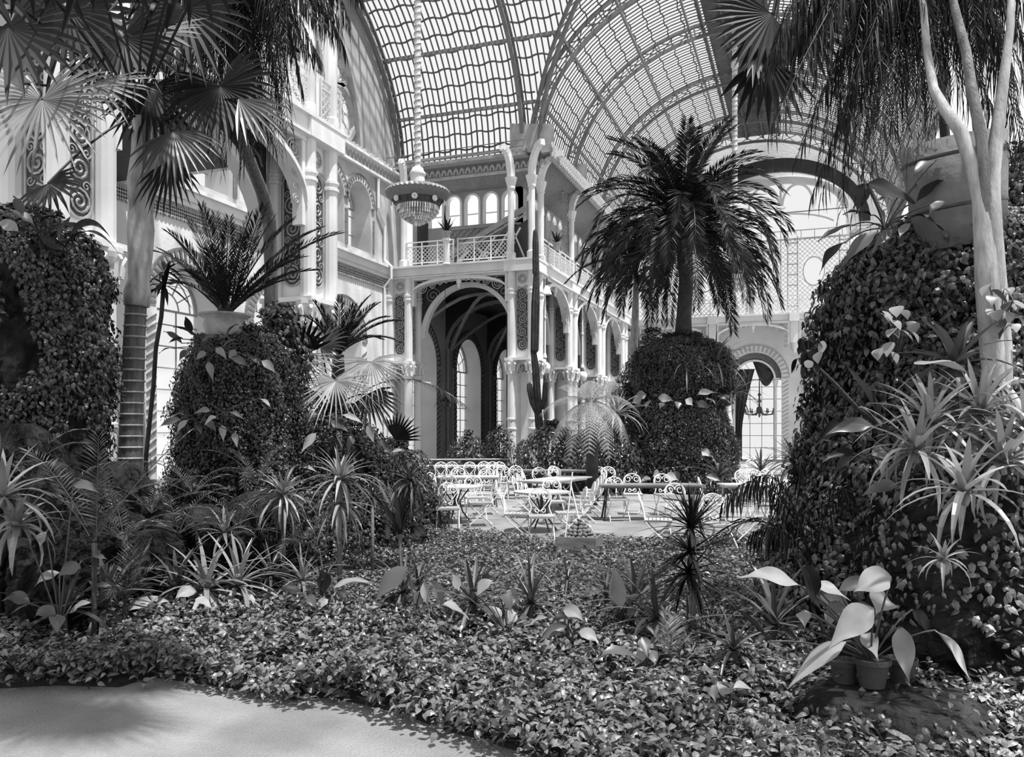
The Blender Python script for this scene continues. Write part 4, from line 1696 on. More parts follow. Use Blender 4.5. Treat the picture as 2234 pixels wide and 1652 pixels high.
cover(4.4, 8.3, -100, 2300, 2300, .068, .21, LEAF8, LEAF8T, 'ground_cover', 'broad band of leafy ground cover along the edge of the sand path', .55)
cover(8.2, 16.4, 380, 1900, 1000, .062, .12, LEAF4, LEAF4T, 'ground_cover', 'low small-leaved ground cover between the path planting and the terrace', .5)
cover(8.2, 15, -150, 420, 500, .07, .2, LEAF8, LEAF8T, 'undergrowth', 'shaded undergrowth among the rocks on the left side', .7)
# stray seedlings on the sand
for px, py in ((318, 1505), (490, 1508), (560, 1520), (668, 1545), (800, 1548), (725, 1535), (960, 1608)):
    p = floor_at(px, py)
    root = empty('seedling', p, 0, {318: 'small seedling on the sand where the bed edge steps in', 490: 'stray seedling on the sand left of the middle edge', 560: 'seedling at the bed edge below the leaning leaf pair', 668: 'lone seedling standing out on the sunlit sand',
                                    800: 'seedling on the sand nearest the bed corner', 725: 'pale seedling close to the bed edge on the sand', 960: 'seedling at the last sunlit corner of the sand path'}[px], 'seedling', 'stray seedlings on the sand path')
    m = MB()
    for k in range(6):
        blade(m, p + Vector((0, 0, .05)), k * 1.05 + U(-.2, .2), U(.1, .7), .08 * U(.8, 1.2), .045, .6, 4, .2, 'oval')
    m.build('leaves', M_cover, root, loc=p)
    m = MB()
    m.tube([p, p + Vector((0, 0, .06))], .004, 4)
    m.build('stem', M_cover, root, loc=p)

# ------------------------------------------------------------------ terrace furniture
def make_table(round_, a, b, label, loc, rz=0.0, top=None, h=.74):
    root = empty('garden_table', loc, rz, label, 'table', 'garden tables on the terrace')
    m = MB()
    if round_:
        m.lathe([(a - .02, h - .035), (a, h - .03), (a, h - .005), (a - .01, h)], 36)
    else:
        m.box((0, 0, h - .015), (a, b, .03))
        m.box((0, 0, h - .05), (a * .92, b * .8, .04))
    m.build('table_top', top or M_tabletop, root)
    if round_:
        m = MB()
        m.tube([(.1 * math.cos(t), .1 * math.sin(t), .38) for t in [2 * PI * i / 10 for i in range(11)]], .012, 4)
        m.lathe([(.02, .38), (.035, .5), (.025, h - .04)], 8)
        m.build('pedestal', M_dark, root)
        for k in range(4):
            t = PI / 4 + PI / 2 * k
            c, s = math.cos(t), math.sin(t)
            m = MB()
            m.tube([(.3 * c, .3 * s, h - .04), (.2 * c, .2 * s, .58), (.08 * c, .08 * s, .42), (.14 * c, .14 * s, .22), (.3 * c, .3 * s, .02)], .016, 5)
            m.build('leg', M_dark, root)
    else:
        for sx in (-1, 1):
            for sy in (-1, 1):
                m = MB()
                m.bar((sx * a * .4, sy * b * .1, h - .05), (sx * a * .44, sy * b * .42, 0), .03)
                m.build('leg', M_dark, root)
    return root


def make_chair():
    root = empty('garden_chair', (0, 0, 0))
    m = MB()
    for k in range(7):
        m.box((0, -.18 + .06 * k, .45), (.42, .05, .018))
    for sx in (-1, 1):
        m.box((sx * .2, 0, .434), (.02, .41, .018))
    for y in (-.205, .205):
        m.box((0, y, .437), (.42, .018, .03))
    m.build('seat', M_wood_pale, root)
    by = lambda z: .2 + (z - .45) * .26
    m = MB()
    pts = []
    for i in range(25):
        t = PI * i / 24
        pts.append((.19 * math.cos(t) if True else 0, by(.72 + .16 * math.sin(t)), .72 + .16 * math.sin(t)))
    pts = [(.2, by(.43), .43), (.16, by(.52), .52), (.15, by(.58), .58), (.185, by(.66), .66)] + pts + [(-.185, by(.66), .66), (-.15, by(.58), .58), (-.16, by(.52), .52), (-.2, by(.43), .43)]
    m.tube(pts, .012, 5)
    bk = m.build('backrest', M_white, root)
    m = MB()
    for sg in (-1, 1):
        ctr = (sg * .09, .765)
        pp = []
        for i in range(22):
            t = i / 21
            a = (PI / 2 + sg * (PI * .5)) + sg * 2 * PI * 1.35 * t if False else (0 if sg < 0 else PI) + (-sg) * 2 * PI * 1.4 * t
            r = .092 * (1 - .72 * t)
            pp.append((ctr[0] + r * math.cos(a), by(ctr[1] + r * math.sin(a)), ctr[1] + r * math.sin(a)))
        hl = [(sg * .0, by(.5), .5), (sg * .09, by(.6), .6), (sg * .165, by(.7), .7), (sg * .182, by(.765), .765)]
        m.tube(hl, .009, 4)
        m.tube(pp, .01, 4)
        qq = []
        for i in range(14):
            t = i / 13
            a = PI / 2 - sg * 2 * PI * 1.1 * t
            r = .045 * (1 - .7 * t)
            qq.append((sg * .05 + r * math.cos(a), by(.515 + r * math.sin(a)), .515 + r * math.sin(a)))
        m.tube(qq, .009, 4)
    m.build('heart_scroll', M_white, bk)
    for sx in (-1, 1):
        m = MB()
        m.tube([(sx * .205, by(.43), .43), (sx * .205, .12, .33), (sx * .205, -.06, .18), (sx * .205, -.2, .06), (sx * .205, -.23, 0)], .012, 5)
        m.build('leg', M_white, root)
        m = MB()
        m.tube([(sx * .185, -.2, .43), (sx * .185, -.14, .33), (sx * .185, .06, .17), (sx * .185, .2, .05), (sx * .185, .23, 0)], .012, 5)
        m.build('leg', M_white, root)
    for y in (-.22, .22):
        m = MB()
        m.tube([(-.2, y, .05), (.2, y, .05)], .009, 4)
        m.build('stretcher', M_white, root)
    return root


M_wood_pale = mat('pale_slat_wood', .4, .6, var=.2, scale=6)
chair0 = make_chair()
first = [True]


def chair(px, D, dl, label, z=0.0, tilt=0.0):
    c = chair0 if first[0] else copy_tree(chair0)
    first[0] = False
    c.location = G(px, D, z)
    c.rotation_euler = (0, 0, YAW + math.radians(dl))
    tag(c, label, 'chair', 'white scroll-back garden chairs')
    return c


make_table(True, .5, 0, 'round pale table at the left end of the terrace, nearest the bed', G(995, 16.65))
make_table(True, .52, 0, 'round table in the middle, behind the planter box of stones', G(1182, 15.2))
make_table(True, .53, 0, 'round dark-topped table on the right, behind the dark spiky plant', G(1516, 13.8), 0, M_tabledark)
make_table(False, 1.5, .8, 'pale oblong table just behind the left round table', G(1023, 20.2), YAW + .1)
make_table(False, .8, 2.4, 'long pale table running away behind the middle round table', G(1213, 19.2), YAW - .5)
make_table(False, 2.2, .7, 'long grey table with four chair backs, right of the terrace middle', G(1417, 17.2), YAW - .02, M_tabledark)
make_table(False, 2.5, .7, 'farthest long thin table in front of the gallery windows', G(1014, 26.5), YAW)
make_table(False, 3.0, .7, 'long thin table beyond the row of leaning chairs', G(1224, 23.5), YAW, M_tabledark)
make_table(False, .8, .7, 'small dark table before the end arch', G(1667, 21.5), YAW, M_tabledark)
make_table(False, 1.3, .8, 'bright white table at the right edge, partly behind bank leaves', G(1774, 17), YAW, M_cloth)
make_table(False, 1.2, .7, 'second white table on the right, nearer and lower in view', G(1785, 14.5), YAW, M_cloth)
make_table(False, 1.2, .7, 'long pale table behind the drooping dark fronds', G(1635, 17.2), YAW)

for a in (
        (977, 15.0, 4, 'chair turned to the bed with its back against the left round table'),
        (1047, 16.1, -80, 'chair side-on at the right of the left round table'),
        (1181, 13.6, 3, 'chair turned to the bed with its back against the middle round table'),
        (1130, 13.95, 84, 'chair side-on left of the middle round table, facing right'),
        (1240, 14.15, -84, 'chair side-on right of the middle round table, behind the canes'),
        (1209, 16.4, 8, 'chair back rising just behind the middle round table top'),
        (1262, 15.6, -88, 'first of the leaning chairs along the long pale table'),
        (1271, 16.6, -86, 'second of the leaning chairs along the long pale table'),
        (1279, 17.6, -84, 'third of the leaning chairs along the long pale table'),
        (1287, 18.6, -86, 'fourth of the leaning chairs along the long pale table'),
        (1294, 19.6, -84, 'last of the leaning chairs along the long pale table'),
        (1150, 17.6, 75, 'chair at the left of the long pale table, nearest its end'),
        (1158, 18.7, 78, 'chair at the left of the long pale table, middle one'),
        (1167, 19.8, 80, 'chair at the left of the long pale table, far one'),
        (1181, 21.4, 10, 'chair behind the far end of the long pale table, left one'),
        (1199, 21.8, -30, 'chair behind the far end of the long pale table, right one'),
        (1222, 22.4, 40, 'single chair showing between the table and the ivy at rear middle'),
        (1125, 22.5, 0, 'chair facing the bed directly right of the gallery corner pillar foot'),
        (960, 25.2, 0, 'far chair at the gallery table, leftmost of the back row'),
        (987, 25.4, 6, 'far chair at the gallery table, next to the leftmost'),
        (1022, 25.2, -5, 'far chair at the gallery table standing alone in the middle'),
        (1056, 25.6, 3, 'far chair at the gallery table, first of the close three'),
        (1072, 25.4, -4, 'far chair at the gallery table, second of the close three'),
        (1091, 25.2, 5, 'far chair at the gallery table, next to the pillar foot'),
        (961, 19.0, 60, 'chair at the left end of the pale oblong table'),
        (985, 18.4, 170, 'chair tucked in front of the pale oblong table, left one'),
        (1000, 21.4, 5, 'chair back rising behind the pale oblong table, left one'),
        (1059, 21.2, -5, 'chair back rising behind the pale oblong table, right one'),
        (1037, 17.4, 12, 'chair back rising behind the left round table'),
        (1063, 18.3, -80, 'leaning chair between the left round table and the oblong table'),
        (1089, 22.3, -20, 'chair by the foot of the gallery corner pillar on its left'),
        (1311, 21.8, 4, 'chair behind the far end of the leaning row, left of two'),
        (1328, 21.9, -4, 'chair behind the far end of the leaning row, right of two'),
        (1347, 17.0, 8, 'chair at the front left corner of the long grey table'),
        (1381, 18.3, -4, 'chair back rising behind the long grey table, left one'),
        (1451, 18.2, 3, 'chair back rising behind the long grey table, right one'),
        (1436, 13.0, 80, 'chair side-on left of the dark round table'),
        (1481, 14.9, 4, 'chair back rising just behind the dark round table'),
        (1572, 12.4, 10, 'chair with its back against the dark round table, near the bed'),
        (1610, 13.0, -80, 'chair side-on right of the dark round table'),
        (1556, 17.2, 85, 'chair seen edge-on at the right end of the long grey table'),
        (1628, 20.2, 5, 'chair left of the small dark table before the end arch'),
        (1648, 20.6, -6, 'chair beside the small dark table, its back overlapping the left one'),
        (1680, 20.2, 4, 'chair in front of the small dark table before the end arch'),
        (1604, 24.5, 10, 'far chair half in the leaves left of the end arch'),
        (1642, 27.5, -8, 'tiny far chair under the end arch, left one'),
        (1668, 27.2, 5, 'tiny far chair under the end arch, right one'),
        (1690, 15.6, -40, 'chair behind the drooping fronds, left of the white tables'),
        (1731, 13.1, 60, 'chair with bright seat under the drooping fronds on the right'),
        (938, 15.6, -100, 'chair with bright seat half hidden by the bent dracaena on the left'),
):
    chair(*a)

# planter box of stones with canes
p = G(1264, 12.25)
bx = empty('planter_box', p, YAW - .28, 'grey wooden planter box of stones in the low ground cover', 'planter')
m = MB()
for sx in (-1, 1):
    m.box((sx * .29, 0, .17), (.025, .6, .26))
    m.box((0, sx * .29, .17), (.555, .025, .26))
m.build('box_sides', M_wood, bx)
m = MB()
m.box((0, 0, .16), (.55, .55, .2))
m.build('soil', M_soil, bx)
for lev in range(6):
    r = .225 - .04 * lev
    for k in range(max(1, int(2 * PI * r / .075))):
        a = 2 * PI * k / max(1, int(2 * PI * r / .075)) + lev * .4
        m = MB()
        m.lathe([(.01, -.026), (.034, -.02), (.042, .0), (.03, .022), (.01, .026)], 6)
        so_ = m.build('stone', M_stone, None)
        so_.parent = None
        so_.location = p + Vector((r * math.cos(a), r * math.sin(a), .285 + .048 * lev))
        so_.rotation_euler = (U(-.5, .5), U(-.5, .5), U(0, 3))
        so_.scale = (U(.9, 1.2), U(.8, 1.1), U(.7, 1))
        tag(so_, 'rough pale stone in the conical pile in the planter box', 'stone', 'stones piled in the planter box')
for i, (a, b) in enumerate((((1231, 1189, 12.1), (1249, 1030, 12.3)), ((1276, 1190, 12.1), (1246, 1060, 12.4)))):
    m = MB()
    m.tube([W(*a), W(*b)], .012, 5)
    tag(m.build('cane', M_white), ('white cane leaning right over the planter box', 'white cane leaning left across the other over the planter box')[i], 'cane')

# stakes and string
for px, py, D, lab in ((779, 1352, 7.3, 'short sawn stake in the ground cover, left one of the string'), (1227, 1497, 5.55, 'short sawn stake near the path, right one of the string')):
    p = G(px, D)
    m = MB()
    zt = EYE + (HOR - py) * D / FPX
    m.tube([p, p + Vector((.005, 0, zt * .5)), p + Vector((0, 0, zt))], [.032, .03, .03], 10)
    root = empty('stake', p, 0, lab, 'stake')
    m.build('post', M_darkbark, root, loc=p)
    m = MB()
    m.lathe([(.034, 0), (.034, .012)], 12, p + Vector((0, 0, zt - .004)))
    m.build('sawn_top', M_palebark, root, loc=p)
m = MB()
m.tube(bez(W(779, 1360, 7.3), W(1227, 1502, 5.55), -.05, 10) + bez(W(1228, 1504, 5.55), W(1560, 1556, 5.3), -.03, 6)[1:], .0035, 4)
tag(m.build('string', M_rope), 'thin string stretched from stake to stake over the ground cover', 'string')
# ------------------------------------------------------------------ rock work and ivy
def ivy(name, label, md, N, size, mat_, **k):
    mb = MB()
    md.leaves(mb, N, size, **k)
    return tag(mb.build(name, mat_), label, 'ivy', None, 'stuff')


# left rock pillar
c = G(60, 8.2)
mdL = Mound(c, [(-.1, .95), (.8, .95), (1.3, .72), (2.0, .66), (2.7, .8), (3.3, .72), (3.75, .5), (3.95, .3)], .2, 1.2, 2.0)
mdL.rock('rock_pillar', M_rock, 'tall rough rock pillar on the left, draped in small-leaved ivy', 'rock')
ivy('ivy', 'small-leaved ivy trailing over the left rock pillar', mdL, 15000, .058, M_leafmid, z0=1.6, mask=.3, off=(0, .1))
# foot rocks
for px, py, D, r, h, lab in ((40, 985, 7.4, .38, .5, 'mossy boulder ledge at the foot of the left rock pillar'), (110, 1060, 7.0, .3, .4, 'speckled rock behind the pale strap leaves at the left edge'),
                             (440, 1140, 9.2, .4, .4, 'dark rock under the ivy pedestal, with a pale ledge'), (560, 1120, 9.6, .4, .5, 'rock half under ivy beside the left dracaena'), (330, 1190, 8.2, .3, .3, 'low dark rock behind the left strap-leaf clump'), (250, 1060, 8.6, .4, .5, 'rock beside the foot of the ringed palm trunk')):
    zc = max(0, EYE + (HOR - py) * D / FPX - h * .5)
    g = Mound(G(px, D, 0), [(-.05, r), (zc, r * 1.02), (zc + h * .5, r * .9), (zc + h * .85, r * .6), (zc + h, r * .3)], .3, 1.8, px * .1)
    g.rock('boulder', M_rock, lab, 'rock', 70, 44)
# ivy pedestal with urn
c = G(520, 11.2)
mdP = Mound(c, [(-.05, 1.05), (.6, 1.0), (1.0, .85), (1.6, .8), (2.2, .75), (2.7, .66), (3.0, .5), (3.15, .42)], .2, 1.0, 5.0)
mdP.rock('rock_pedestal', M_rock, 'rock pedestal wrapped in ivy under the stone urn', 'rock')
ivy('ivy', 'dense ivy covering the pedestal under the urn', mdP, 24000, .045, M_leafmid, z0=.3, mask=.38, off=(0, .14))
c2 = G(612, 11.6)
mdV = Mound(c2, [(2.2, .32), (2.8, .34), (3.3, .3), (3.6, .18)], .3, 1.6, 9.0)
ivy('ivy', 'broad-leaved ivy climbing up beside the urn on its right', mdV, 1500, .1, M_leafmid, off=(-.25, .06), hangy=1.4)
ux = G(490, 10.9, 3.0)
urn = empty('stone_urn', ux, 0, 'pale stone urn with a wide rim on the ivy pedestal', 'urn')
m = MB()
m.lathe([(.16, -.1), (.18, -.05), (.12, .0), (.14, .05), (.24, .12), (.27, .24), (.25, .32), (.33, .36), (.345, .385), (.3, .39), (.24, .36)], 28)
m.build('bowl', M_urn, urn, smooth=True)
m = MB()
m.lathe([(.24, .3), (.1, .34)], 20)
m.build('soil', M_soil, urn)
# planted mound right of it
c = G(735, 12.6)
mdB = Mound(c, [(-.05, 1.15), (.5, 1.15), (1.0, .98), (1.5, .75), (1.9, .45), (2.1, .25)], .22, 1.0, 12.0)
mdB.rock('planted_mound', M_rock, 'planted mound under the fan palm, right of the ivy pedestal', 'mound')
ivy('ivy', 'ivy and creeper over the mound below the fan palm', mdB, 10000, .06, M_leafmid, z0=.1, mask=.35, off=(0, .18))
c = G(868, 15.5)
mdC = Mound(c, [(-.05, .75), (.4, .75), (.9, .6), (1.3, .4), (1.5, .2)], .2, 1.2, 15.0)
mdC.rock('planted_mound', M_rock, 'small planted mound left of the terrace tables', 'mound')
ivy('bush_foliage', 'fine-leaved bush left of the terrace in front of the window', mdC, 5000, .065, M_leafmid, mask=.5, off=(0, .25))
# mound of the big palm
c = G(1482, 25.5)
mdQ = Mound(c, [(-.05, 1.6), (.8, 1.62), (1.6, 1.5), (2.4, 1.3), (2.75, 1.12)], .1, 1.0, 21.0)
mdQ.rock('planted_mound', M_rock, 'round lower tier of the clipped green mound under the big palm', 'mound')
ivy('ivy', 'dense small leaves clothing the lower tier of the big palm mound', mdQ, 22000, .08, M_leafmid, mask=.6, off=(0, .16), thin=True)
mdR = Mound(G(1488, 25.7, 2.75), [(-.1, 1.2), (.6, 1.35), (1.2, 1.35), (1.6, 1.15), (1.95, .65)], .16, 1.1, 25.0)
mdR.rock('planted_mound', M_rock, 'upper tier of the mound, directly under the big palm trunk', 'mound')
ivy('ivy', 'dense leaves clothing the upper tier of the big palm mound', mdR, 17000, .08, M_leafmid, mask=.6, off=(0, .2), thin=True)
# right rock pillar with ivy, and the bank in front
c = G(2085, 7.6)
mdS = Mound(c, [(-.05, 1.3), (1.0, 1.25), (1.9, 1.1), (2.6, 1.12), (3.2, .95), (3.6, .7), (3.8, .4)], .17, 1.0, 31.0)
mdS.rock('rock_pillar', M_rock, 'tall rock pillar on the right, thick with ivy, carrying the tub', 'rock')
ivy('ivy', 'thick ivy over the tall right rock pillar below the tub', mdS, 19000, .075, M_leafmid, z0=.9, mask=.5, off=(0, .16))
c = G(2150, 6.25)
mdT = Mound(c, [(-.05, 1.2), (.4, 1.15), (.9, 1.0), (1.35, .8), (1.75, .55), (1.95, .3)], .2, 1.2, 37.0)
mdT.rock('rock_bank', M_rock, 'dark mossy rock bank filling the near right corner', 'rock')
ivy('creeper', 'round-leaved creeper hanging on the near right rock bank', mdT, 3600, .065, M_cover, mask=.16, off=(0, .1))
c = G(1880, 7.4)
mdU = Mound(c, [(-.05, .8), (.4, .78), (.9, .62), (1.3, .4), (1.5, .2)], .2, 1.2, 41.0)
mdU.rock('rock_bank', M_rock, 'leafy rock bank at the right behind the white-lit plant', 'rock')
ivy('creeper', 'round-leaved creeper over the bank beside the white tables', mdU, 5000, .075, M_cover, mask=.4, off=(0, .2))
c = G(1960, 4.9)
mdW = Mound(c, [(-.05, .66), (.12, .62), (.22, .52), (.3, .42)], .12, 1.6, 47.0)
mdW.rock('boulder', M_rock, 'low dark rock in front of the clay pots, near right corner', 'rock')
ivy('creeper', 'scattered pale creeper leaves below the clay pots', mdW, 420, .06, M_leaf, mask=.0, off=(0, .08))
mdZ = Mound(G(2275, 8.8), [(-.05, 1.0), (1.5, 1.0), (2.8, .9), (3.8, .75), (4.4, .5), (4.75, .25)], .2, 1.0, 53.0)
mdZ.rock('rock_pillar', M_rock, 'second tall rock pillar at the right edge, behind the pale trunks', 'rock')
ivy('ivy', 'ivy over the rock pillar at the right edge behind the pale trunks', mdZ, 9000, .08, M_leafmid, z0=1.5, mask=.6, off=(0, .2))
# right middle shrubs
for px, D, r, h, N, sz, lab in ((1845, 15.5, .9, 2.3, 5000, .1, 'dark rounded shrub at the right of the end arch'), (1905, 13.5, 1.0, 2.8, 5000, .1, 'leafy shrub mass behind the right bank'), (1205, 26, 1.0, 2.0, 6000, .11, 'low shrubs at the foot of the arcade, left part'),
                            (1330, 25, 1.3, 2.1, 8000, .11, 'low shrubs at the foot of the arcade under the tree fern'), (1425, 30, 1.3, 5.4, 8000, .13, 'tall shrub by the arcade end behind the big palm'), (1020, 31, .75, 1.7, 1600, .12, 'potted shrub before the middle gallery window'),
                            (1090, 31.5, .6, 1.9, 1500, .12, 'potted shrub before the gallery window at the corner pillar'), (1375, 26.5, .8, 3.2, 5000, .11, 'bushy plant between tree fern and palm mound'), (700, 10.6, .55, 1.1, 2500, .06, 'leafy undergrowth behind the two-tier dracaena')):
    g = Mound(G(px, D), [(-.05, r * .75), (h * .3, r), (h * .65, r * .9), (h * .9, r * .5), (h, r * .2)], .22, 1.1, px * .07)
    mb = MB()
    g.leaves(mb, N, sz, mask=.7, off=(-.25, .2), thin=D > 20)
    root = empty('shrub', g.c, 0, lab, 'shrub')
    mb.build('foliage', M_leafmid, root, loc=g.c)
    m = MB()
    for k in range(5):
        a = 2 * PI * k / 5
        m.tube([g.c, g.c + Vector((r * .5 * math.cos(a), r * .5 * math.sin(a), h * .8))], .03, 5)
    m.build('stems', M_darkbark, root, loc=g.c)
# flower trough along the gallery
m = MB()
q0, q1 = G(905, 28.4), G(1108, 28.9)
m.bar((q0.x, q0.y, .3), (q1.x, q1.y, .3), .5, .6)
tr_ = empty('plant_trough', q0, 0, 'dark plant trough running below the gallery windows', 'trough')
m.build('trough_box', M_shadowwood, tr_, loc=q0)
m = MB()
for z in (.62, .85):
    m.tube([(q0.x, q0.y, z), (q1.x, q1.y, z)], .03, 6)
m.build('rails', M_irongrey, tr_, loc=q0)

# ------------------------------------------------------------------ left palms
def up_fan(root, px, py, D, R, dx, dy, dt, spread, mt, n=26, droop=.25, tiltup=.25, stem=None, split=.5, name='fan_leaf', cup=.12):
    """fan leaf whose hub is seen at px,py; (dx,dy,dt) = heading right / up / towards the lens"""
    c = W(px, py, D)
    f = RIGHT * dx + Vector((0, 0, dy)) - AWAY * dt
    m = MB()
    fan(m, c, f, -AWAY * 1.0 + Vector((0, 0, tiltup)), R, n, spread, droop, split, cup)
    o = m.build(name, mt, root, loc=Vector(root.location))
    if stem is not None:
        s = MB()
        s.tube(bez(stem, c, .15, 8), .012, 5)
        s.build('leaf_stalk', M_leafdark, o, loc=Vector(root.location))
    return o


base = W(284, 1010, 9.0)
base.z = .0
fp = empty('fan_palm', base, 0, 'tall fan palm on a ringed trunk at the left, its crown filling the corner', 'palm')
T = lambda *q: W(*q)
tp = [base, W(284, 1000, 9.0), W(288, 880, 9.0), W(292, 760, 9.0), W(298, 640, 9.0)]
trunk(fp, tp, [.13, .125, .118, .112, .108], M_ring, 'trunk', 14)
m = MB()
for i in range(16):
    py = 1000 - i * 24
    k = W(284 + (1000 - py) * .039, py, 9.0)
    rr = .128 - (1000 - py) / 370 * .018
    m.tube([k + Vector((rr * math.cos(t), rr * math.sin(t), 0)) for t in [2 * PI * j / 16 for j in range(17)]], .011, 5)
m.build('trunk_rings', M_palebark, fp, loc=base)
trunk(fp, [W(298, 668, 9), W(300, 640, 9), W(303, 612, 9), W(306, 560, 9), W(307, 500, 9), W(306, 440, 9), W(310, 380, 9)], [.13, .14, .11, .125, .14, .12, .09], M_palebark, 'leaf_sheath', 14)
trunk(fp, [W(296, 470, 8.95), W(292, 400, 8.9), W(298, 340, 8.9), W(300, 250, 8.8)], [.06, .075, .06, .04], M_palebark, 'crown_stem', 10)
trunk(fp, [W(318, 470, 9), W(326, 400, 9.05), W(336, 340, 9.1), W(340, 270, 9.0)], [.07, .08, .06, .03], M_palebark, 'crown_stem', 10)
S1, S2 = W(300, 250, 8.8), W(338, 280, 9.0)
up_fan(fp, 92, 218, 7.2, .8, .05, -1, .35, 5.4, M_leaflight, 34, .22, .5, S1, .34)  # pale and dark leaves of one crown carry its light and shade
up_fan(fp, 205, 182, 7.4, .66, .75, -.65, .4, 2.5, M_leaflight, 17, .2, .6, S1, .33)
up_fan(fp, 377, 286, 8.6, .62, .3, -1, .3, 2.6, M_leaf, 18, .3, .4, S2)
up_fan(fp, 372, 350, 8.7, .56, .05, -1, .2, 2.0, M_leafdark, 14, .3, .4, S2)
up_fan(fp, 18, 60, 6.6, .82, .5, -.8, .3, 4.6, M_leafdark, 26, .15, .3, S1)
up_fan(fp, 268, 82, 8.1, .72, .1, -1, .2, 5.2, M_leafdark, 30, .2, .2, S1)
up_fan(fp, 330, 75, 8.4, .7, .9, -.25, .35, 1.5, M_leaflight, 9, .15, .7, S1)
up_fan(fp, 240, 100, 8.2, .6, -.9, -.35, .35, 1.4, M_leaflight, 9, .15, .7, S1)
up_fan(fp, 480, 188, 8.8, .76, .35, -.95, .25, 4.8, M_leafdark, 30, .3, .2, S2)
up_fan(fp, 520, 215, 8.7, .7, .75, -.7, .3, 1.4, M_leaf, 9, .2, .5, S2)
up_fan(fp, 150, 20, 7.4, .8, .1, -.9, .1, 4.8, M_leafdark, 28, .2, .1, S1)
up_fan(fp, 400, 20, 8.6, .8, .1, -1, .1, 5.4, M_leafdark, 28, .2, .1, S2)
up_fan(fp, 105, 400, 7.9, .42, .5, -.5, .3, 3.4, M_leafdark, 16, .25, .4, S1)
up_fan(fp, 330, 190, 8.9, .7, .1, -1, .1, 4.0, M_leafdark, 24, .25, .1, S2)
up_fan(fp, 20, 180, 7.0, .6, .6, .6, .3, 2.4, M_leaflight, 14, .1, .6, S1)

for px, py, D, R in ((60, -130, 5.2, .8), (230, -170, 4.8, .85), (420, -120, 5.4, .8), (120, -330, 4.6, .9), (330, -330, 4.4, .85), (560, -260, 5.0, .8), (-80, -240, 4.8, .9), (-60, -60, 5.6, .8), (480, -420, 4.3, .9)):  # unseen leaves added overhead to shade the sand path
    up_fan(fp, px, py, D, R, .1, -1, .5, 5.4, M_leafdark, 30, .2, 1.2, S1)

# weeping palm: hanging leaflets along the top
def weeper(name, label, px0, py0, D0, tips, nl, ll, lw, mt, trunks, arch=.5):
    root = empty(name, trunks[0][0][0], 0, label, 'palm')
    A = W(px0, py0, D0)
    for q in tips:
        st = W(q[3], q[4], D0) if len(q) > 3 else A + Vector((U(-.2, .2), U(-.2, .2), U(-.2, .2)))
        B = W(q[0], q[1], q[2])
        frond_to(root, st, B, arch * U(.7, 1.3), nl, ll, lw, 2.0, .012, mt, side=U(-.3, .3))
    for pts, rr, mt_ in trunks:
        trunk(root, pts, rr, mt_, 'trunk', 10)
    return root


tips = []
for px, py in ((785, 40), (760, 95), (745, 150), (715, 120), (700, 190), (670, 170), (655, 235), (625, 150), (610, 215), (585, 270), (560, 190), (545, 110), (520, 60), (490, 150), (600, 60), (660, 60), (720, 40), (440, 40), (420, 100), (560, 30), (630, 100), (500, 250), (450, 190), (380, 60), (690, 100), (575, 120), (300, 40), (340, 110), (410, 160), (470, 260), (540, 290), (600, 300), (640, 180), (480, 90), (530, 170), (590, 120), (650, 130), (735, 90), (250, 10), (370, 20), (420, 210), (700, 60), (560, 250), (620, 250), (330, 260), (360, 330), (400, 300), (430, 370), (460, 330), (490, 390), (520, 350), (560, 390), (590, 360), (630, 330), (545, 310), (505, 300), (450, 280), (390, 230), (350, 190), (420, 330), (575, 330), (610, 390), (475, 410), (530, 420), (310, 150), (280, 90)):
    tips.append((px, py - 55, U(8.6, 10.2)))
weeper('weeping_palm', 'weeping palm whose hanging leaflets curtain the top left of the arches', 515, -190, 9.6, tips, 56, .45, .027, M_leafdark, [([G(585, 12.4), W(592, 600, 12.4), W(588, 480, 12.2), W(572, 420, 11.8), W(540, 340, 11), W(505, 240, 10), W(515, -190, 9.6)], [.1, .1, .1, .09, .08, .07, .06], M_ring)], .55)

tips = []
for px, py in ((1650, 250), (1690, 330), (1720, 240), (1745, 390), (1775, 300), (1800, 470), (1822, 380), (1850, 300), (1865, 430), (1895, 340), (1920, 250), (1950, 330), (1985, 260), (2020, 230), (2060, 270), (2110, 200), (2160, 180), (2210, 240), (1700, 130), (1760, 160), (1830, 190), (1880, 120), (1940, 140), (2000, 120), (2080, 120), (2150, 80), (2220, 110), (1780, 60), (1850, 40), (1980, 40), (2090, 30), (2190, 20),
               (1805, 250), (1838, 520), (1790, 420), (1870, 520), (1910, 430), (1960, 230), (2040, 170), (2130, 150), (1735, 90), (1680, 200), (2230, 60), (1900, 200), (1860, 230), (1930, 300), (1975, 330), (2010, 310), (1880, 270), (1830, 310), (1955, 120), (2030, 90), (2060, 210), (2100, 110), (2140, 240), (2180, 120), (2200, 200), (1990, 180), (1915, 90), (1870, 170), (1800, 130), (1760, 230), (1720, 180), (2070, 60), (2150, 30), (2225, 150), (1945, 400), (1845, 440), (1775, 480), (2215, 300), (2190, 260), (2160, 320), (2235, 360), (2250, 250), (2120, 300), (2085, 250), (2245, 180), (2200, 380), (2260, 90), (2140, 140), (2235, 430), (2050, 320), (2020, 380), (1990, 400)):
    tips.append((px, py - 60, U(6.6, 8.2)))
